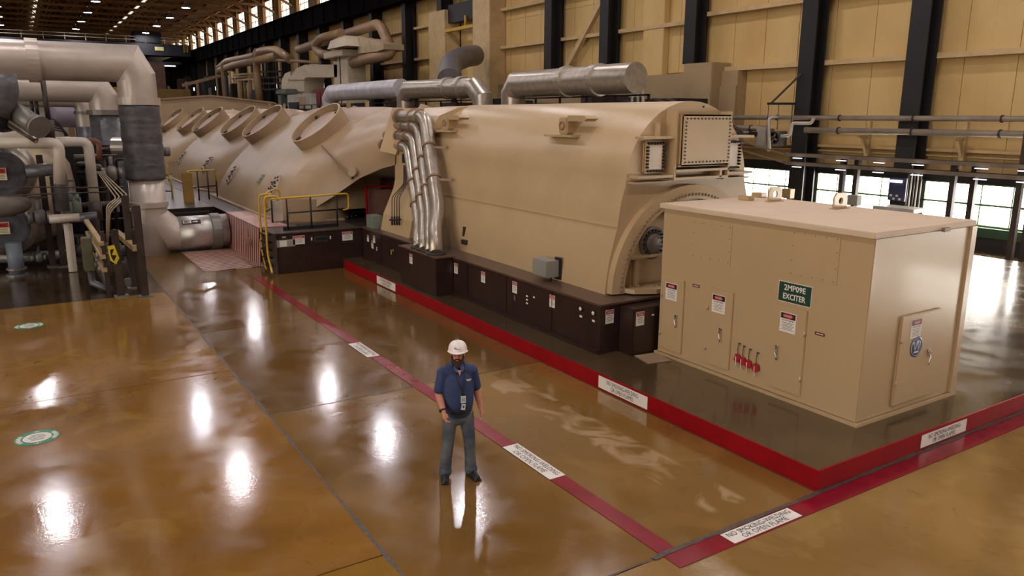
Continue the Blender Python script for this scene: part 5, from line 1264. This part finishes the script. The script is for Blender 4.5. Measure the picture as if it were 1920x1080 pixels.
# joints (front is -Y, his left is +X)
hipL, hipR = V((.105, .0, .93)), V((-.105, .0, .93))
kneeL, kneeR = V((.150, -.03, .50)), V((-.145, -.03, .50))
ankL, ankR = V((.17, .02, .09)), V((-.18, .03, .09))
shL, shR = V((.185, .0, 1.49)), V((-.185, .0, 1.49))
elL, elR = V((.262, .03, 1.21)), V((-.255, -.02, 1.21))
wrL, wrR = V((.300, -.05, .97)), V((-.225, -.20, 1.02))
body = MB()
chain(body, [(0, 0, .95), (0, -.02, 1.15), (0, -.01, 1.35)], [.15, .17, .165], sx=1.15, ax=(1, 0, 0))
chain(body, [shR, (0, 0, 1.46), shL], [.072, .10, .072])
chain(body, [(0, .01, 1.50), (0, -.015, 1.62)], [.075, .07])
for s_, sh, el, wr_, hip, kn, an in ((1, shL, elL, wrL, hipL, kneeL, ankL), (-1, shR, elR, wrR, hipR, kneeR, ankR)):
    chain(body, [sh, el], [.068, .05]); chain(body, [el, el.lerp(wr_, .35), wr_], [.05, .052, .031])
    chain(body, [hip, kn, an], [.10, .065, .045]); chain(body, [an, an+V((s_*.01, -.03, -.03))], [.045, .035])
    # hand: palm and five bent fingers
    d = (wr_-el).normalized(); fwd = V((0, -1, 0)); d = (d+V((0, -.05, -.25))).normalized()
    side = V((s_, 0, 0)); nrm = (side-d*side.dot(d)).normalized()          # back of the hand faces outwards
    wdt = nrm.cross(d)*s_; wdt = -wdt if wdt.y > 0 else wdt               # towards the thumb (front)
    pc = wr_+d*.055
    capsule(body, wr_+d*.01, wr_+d*.075, .026, .03, sx=1.35, ax=wdt)
    root = wr_+d*.09
    for k, (off, l) in enumerate(((.033, .078), (.011, .086), (-.011, .080), (-.033, .064))):
        f0 = root+wdt*off; f1 = f0+(d*.95-nrm*.25).normalized()*l*.5; f2 = f1+(d*.6-nrm*.8).normalized()*l*.3; f3 = f2+(d*.2-nrm).normalized()*l*.25
        chain(body, [f0-d*.02, f1, f2, f3], [.0115, .0105, .0095, .0085], n=10, m=3)
    t0_ = wr_+d*.03+wdt*.025; t1_ = t0_+(wdt*.8+d*.7-nrm*.3).normalized()*.045; t2_ = t1_+(wdt*.2+d-nrm*.4).normalized()*.035
    chain(body, [t0_, t1_, t2_], [.015, .0125, .0105], n=10, m=3)
# head
HT = math.radians(-14); Rh = Matrix.Rotation(HT, 3, 'Z') @ Matrix.Rotation(math.radians(-7), 3, 'X')
HC = V((0, -.035, 1.735))
def Hd(p): return HC + Rh @ V(p)
hb = MB()
hb.ell((0, .01, .03), (.080, .098, .100), 24, 16); hb.ell((0, -.02, -.05), (.062, .072, .070), 20, 12)
hb.ell((0, -.055, -.095), (.032, .03, .025), 12, 8)
capsule(hb, (0, -.088, .012), (0, -.112, -.026), .009, .015)
for sx_ in (-1, 1):
    hb.ell((sx_*.013, -.1, -.03), (.010, .011, .009), 10, 6); hb.ell((sx_*.084, .012, -.005), (.012, .024, .034), 12, 8); hb.ell((sx_*.036, -.066, -.022), (.024, .022, .02), 12, 8)
    hb.ell((sx_*.032, -.083, .014), (.016, .010, .009), 10, 6)
hb.ell((0, -.08, .036), (.055, .018, .010), 16, 6)
hb.ell((0, -.088, -.062), (.026, .012, .007), 12, 6); hb.ell((0, -.086, -.072), (.022, .012, .007), 12, 6)
hb.v = [Hd(p) for p in hb.v]
body.v, body.f, body.sm = body.v+hb.v, body.f+[tuple(i+len(body.v) for i in f) for f in hb.f], body.sm+hb.sm
fuse(body, 'body', SKIN, .0065, 3)
def hbuild(b, name, m): b.v = [Hd(p) for p in b.v]; return wbuild(b, name, m)
b = MB()
for sx_ in (-1, 1): b.ell((sx_*.032, -.092, .014), (.010, .005, .006), 12, 8)
hbuild(b, 'eyes', mat('eye_dark', (60, 44, 38), .3))
b = MB()
for sx_ in (-1, 1): capsule(b, (sx_*.016, -.097, .034), (sx_*.05, -.086, .036), .005, .004)
hbuild(b, 'eyebrows', HAIR)
# beard wraps jaw
b = MB(); b.ell((0, -.052, -.105), (.056, .050, .050), 18, 12); b.ell((0, -.075, -.135), (.036, .034, .040), 14, 8)
for sx_ in (-1, 1): chain(b, [(sx_*.076, .0, .0), (sx_*.070, -.025, -.05), (sx_*.045, -.065, -.095)], [.011, .018, .024])
chain(b, [(-.040, -.088, -.062), (-.018, -.102, -.050), (0, -.105, -.048), (.018, -.102, -.050), (.040, -.088, -.062)], [.010, .009, .008, .009, .010])
capsule(b, (-.02, -.09, -.09), (.02, -.09, -.09), .014, .014)
b.v = [Hd(p) for p in b.v]; fuse(b, 'beard', HAIR, .006, 2)
b = MB(); chain(b, [(-.082, .04, .02), (0, .092, .0), (.082, .04, .02)], [.02, .03, .02]); b.v = [Hd(p) for p in b.v]; fuse(b, 'hair', HAIR, .008, 2)
# safety glasses
b = MB()
for sx_ in (-1, 1):
    b.tube([V((sx_*(.034+.026*math.cos(q)), -.104+.01*abs(math.cos(q)), .012+.017*math.sin(q))) for q in [2*PI*k/14 for k in range(15)]], .0025, 5)
    b.tube([(sx_*.06, -.094, .016), (sx_*.086, -.02, .014), (sx_*.086, .02, .008)], .003, 5)
b.tube([(-.01, -.107, .015), (.01, -.107, .015)], .003, 5)
gl_ = hbuild(b, 'safety_glasses', BLACKP)
# hard hat
hat = MB(); n = 36; prof = [(.0, 1.0), (.035, .99), (.07, .93), (.10, .80), (.122, .60), (.135, .35), (.140, .01)]
secs = [[V((.122*f*math.cos(2*PI*k/n), .005+.145*f*math.sin(2*PI*k/n), .045+h+(.006 if abs(math.cos(2*PI*k/n)) < .16 else 0)*(f < .97))) for k in range(n)] for h, f in prof]
hat.loft(secs, close=True)
brim = []
for (f, dz) in ((1.0, .0), (1.0, -.003)):
    brim.append([V(((.122*f+.012)*math.cos(a), .005+(.145*f+.012+(.045*max(0, -math.sin(a))**2))*math.sin(a), .045+dz-.012*max(0, -math.sin(a))**2)) for a in [2*PI*k/n for k in range(n)]])
inner = [V((.12*math.cos(2*PI*k/n), .005+.143*math.sin(2*PI*k/n), .047)) for k in range(n)]
hat.loft([inner, brim[0], brim[1], [p-Z*.006 for p in inner]], close=True)
hh = hbuild(hat, 'hard_hat', mat('hat_white', (236, 226, 220), .3, var=.01))
b = MB(); b.obox((-.025, -.135, .10), (1, 0, 0), (0, .4, .9), (0, -.9, .4), .016, .006, .001); b.obox((.005, -.138, .088), (1, 0, 0), (0, .4, .9), (0, -.9, .4), .034, .003, .001)
b.v = [Hd(p) for p in b.v]; wbuild(b, 'hat_mark', mat('hat_print', (120, 120, 130), .5), man)
# polo shirt
b = MB()
chain(b, [(0, .0, .955), (0, -.03, 1.10), (0, -.03, 1.22), (0, -.01, 1.38)], [.155, .172, .172, .165], sx=1.2, ax=(1, 0, 0), n=24)
chain(b, [shR+V((-.005, 0, 0)), (-.1, 0, 1.49), (0, .01, 1.49), (.1, 0, 1.49), shL+V((.005, 0, 0))], [.082, .108, .125, .108, .082])
for sh, el in ((shL, elL), (shR, elR)): chain(b, [sh, sh.lerp(el, .5), sh.lerp(el, .80)], [.080, .079, .074])
chain(b, [(0, .012, 1.53), (0, .0, 1.575)], [.095, .078])
sh_o = fuse(b, 'polo_shirt', SHIRT, .011, 5)
b = MB()
for sx_ in (-1, 1): b.prism([(sx_*.010, -.105, 1.575), (sx_*.06, -.07, 1.615), (sx_*.075, -.10, 1.56), (sx_*.04, -.145, 1.52)], (0, -.010, .004))
b.tube([(-.075, -.075, 1.60), (-.09, .0, 1.615), (-.06, .07, 1.62), (0, .09, 1.625), (.06, .07, 1.62), (.09, .0, 1.615), (.075, -.075, 1.60)], .014, 8)
wbuild(b, 'collar', mat('collar_blue', (64, 86, 138), .8), man)
MBp = MB(); MBp.prism([(-.028, -.132, 1.55), (.028, -.132, 1.55), (0, -.160, 1.48)], (0, -.006, 0)); wbuild(MBp, 'neck_opening', SKIN)
b = MB(); b.obox((.115, -.168, 1.425), (.93, .3, 0), (0, 0, 1), (.3, -.93, 0), .036, .005, .003); b.obox((.115, -.170, 1.410), (.93, .3, 0), (0, 0, 1), (.3, -.93, 0), .026, .003, .003)
wbuild(b, 'chest_print', WHITE)
# jeans
b = MB()
chain(b, [(0, .0, .88), (0, -.01, 1.0)], [.135, .145], sx=1.18, ax=(1, 0, 0), n=24)
for hip, kn, an in ((hipL, kneeL, ankL), (hipR, kneeR, ankR)):
    chain(b, [hip-Z*.04, hip.lerp(kn, .5), kn, kn.lerp(an, .5), an+V((0, .0, -.01))], [.108, .093, .079, .075, .082])
    capsule(b, an+V((-.03, -.05, .0)), an+V((.03, -.02, .0)), .062, .06)
fuse(b, 'jeans', JEAN, .010, 4)
b = MB(); b.loft([[V(((.18)*math.cos(q), -.022+.16*math.sin(q), z)) for q in [2*PI*k/28 for k in range(28)]] for z in (.955, .995)], close=True); wbuild(b, 'belt', DARKR)
# shoes
for s_, an in ((1, ankL), (-1, ankR)):
    b = MB(); d = V((s_*.12+.10, -1, 0)).normalized() if s_ > 0 else V((-.16, -1, 0)).normalized()
    a0 = V((an.x, an.y, 0))
    chain(b, [a0+V((0, .02, .055))-d*.03, a0+V((0, 0, .05))+d*.10, a0+V((0, 0, .042))+d*.20], [.052, .05, .042], sx=1.05, ax=d.cross(Z))
    capsule(b, a0+Z*.10, a0+Z*.06, .056, .056)
    b.obox(a0+d*.085+Z*.012, d, d.cross(Z), Z, .155, .052, .012)
    fuse(b, 'shoe', mat('black_shoe', (26, 27, 32), .5, var=.1, scale=20), .008, 3)
# lanyard and badges
b = MB(); chain(b, [(-.085, -.06, 1.60), (-.06, -.150, 1.50), (.015, -.198, 1.30), (.03, -.205, 1.22)], [.007]*4, n=8, m=2); chain(b, [(.085, -.06, 1.60), (.065, -.150, 1.50), (.045, -.198, 1.30), (.03, -.205, 1.22)], [.007]*4, n=8, m=2)
wbuild(b, 'lanyard', BLACKP)
b = MB(); b.obox((.032, -.214, 1.175), X, Z, Y, .033, .046, .003); bd1 = wbuild(b, 'badge', mat('badge_white', (222, 228, 226), .3))
b = MB(); b.obox((.032, -.218, 1.178), X, Z, Y, .022, .028, .001); wbuild(b, 'badge_photo', mat('badge_grey', (170, 180, 178), .4))
b = MB(); b.obox((.030, -.218, 1.075), (1, 0, -.15), (.15, 0, 1), Y, .027, .040, .003); wbuild(b, 'badge', MATS['badge_white'])
b = MB(); b.obox((.032, -.222, 1.078), (1, 0, -.15), (.15, 0, 1), Y, .010, .014, .001); wbuild(b, 'badge_print', BLACKP)
# watch on his right wrist
dW = (wrR-elR).normalized(); b = MB(); b.lathe(wrR-dW*.03, dW, [(-.012, .034), (-.012, .040), (.012, .040), (.012, .034)], 20, False)
w1 = basis(dW); b.lathe(wrR-dW*.03+V((-.034, -.014, 0)), V((-.9, -.4, .1)), [(0, .022), (.012, .022), (.012, .001)], 14, False)
wbuild(b, 'wrist_watch', BLACKP)
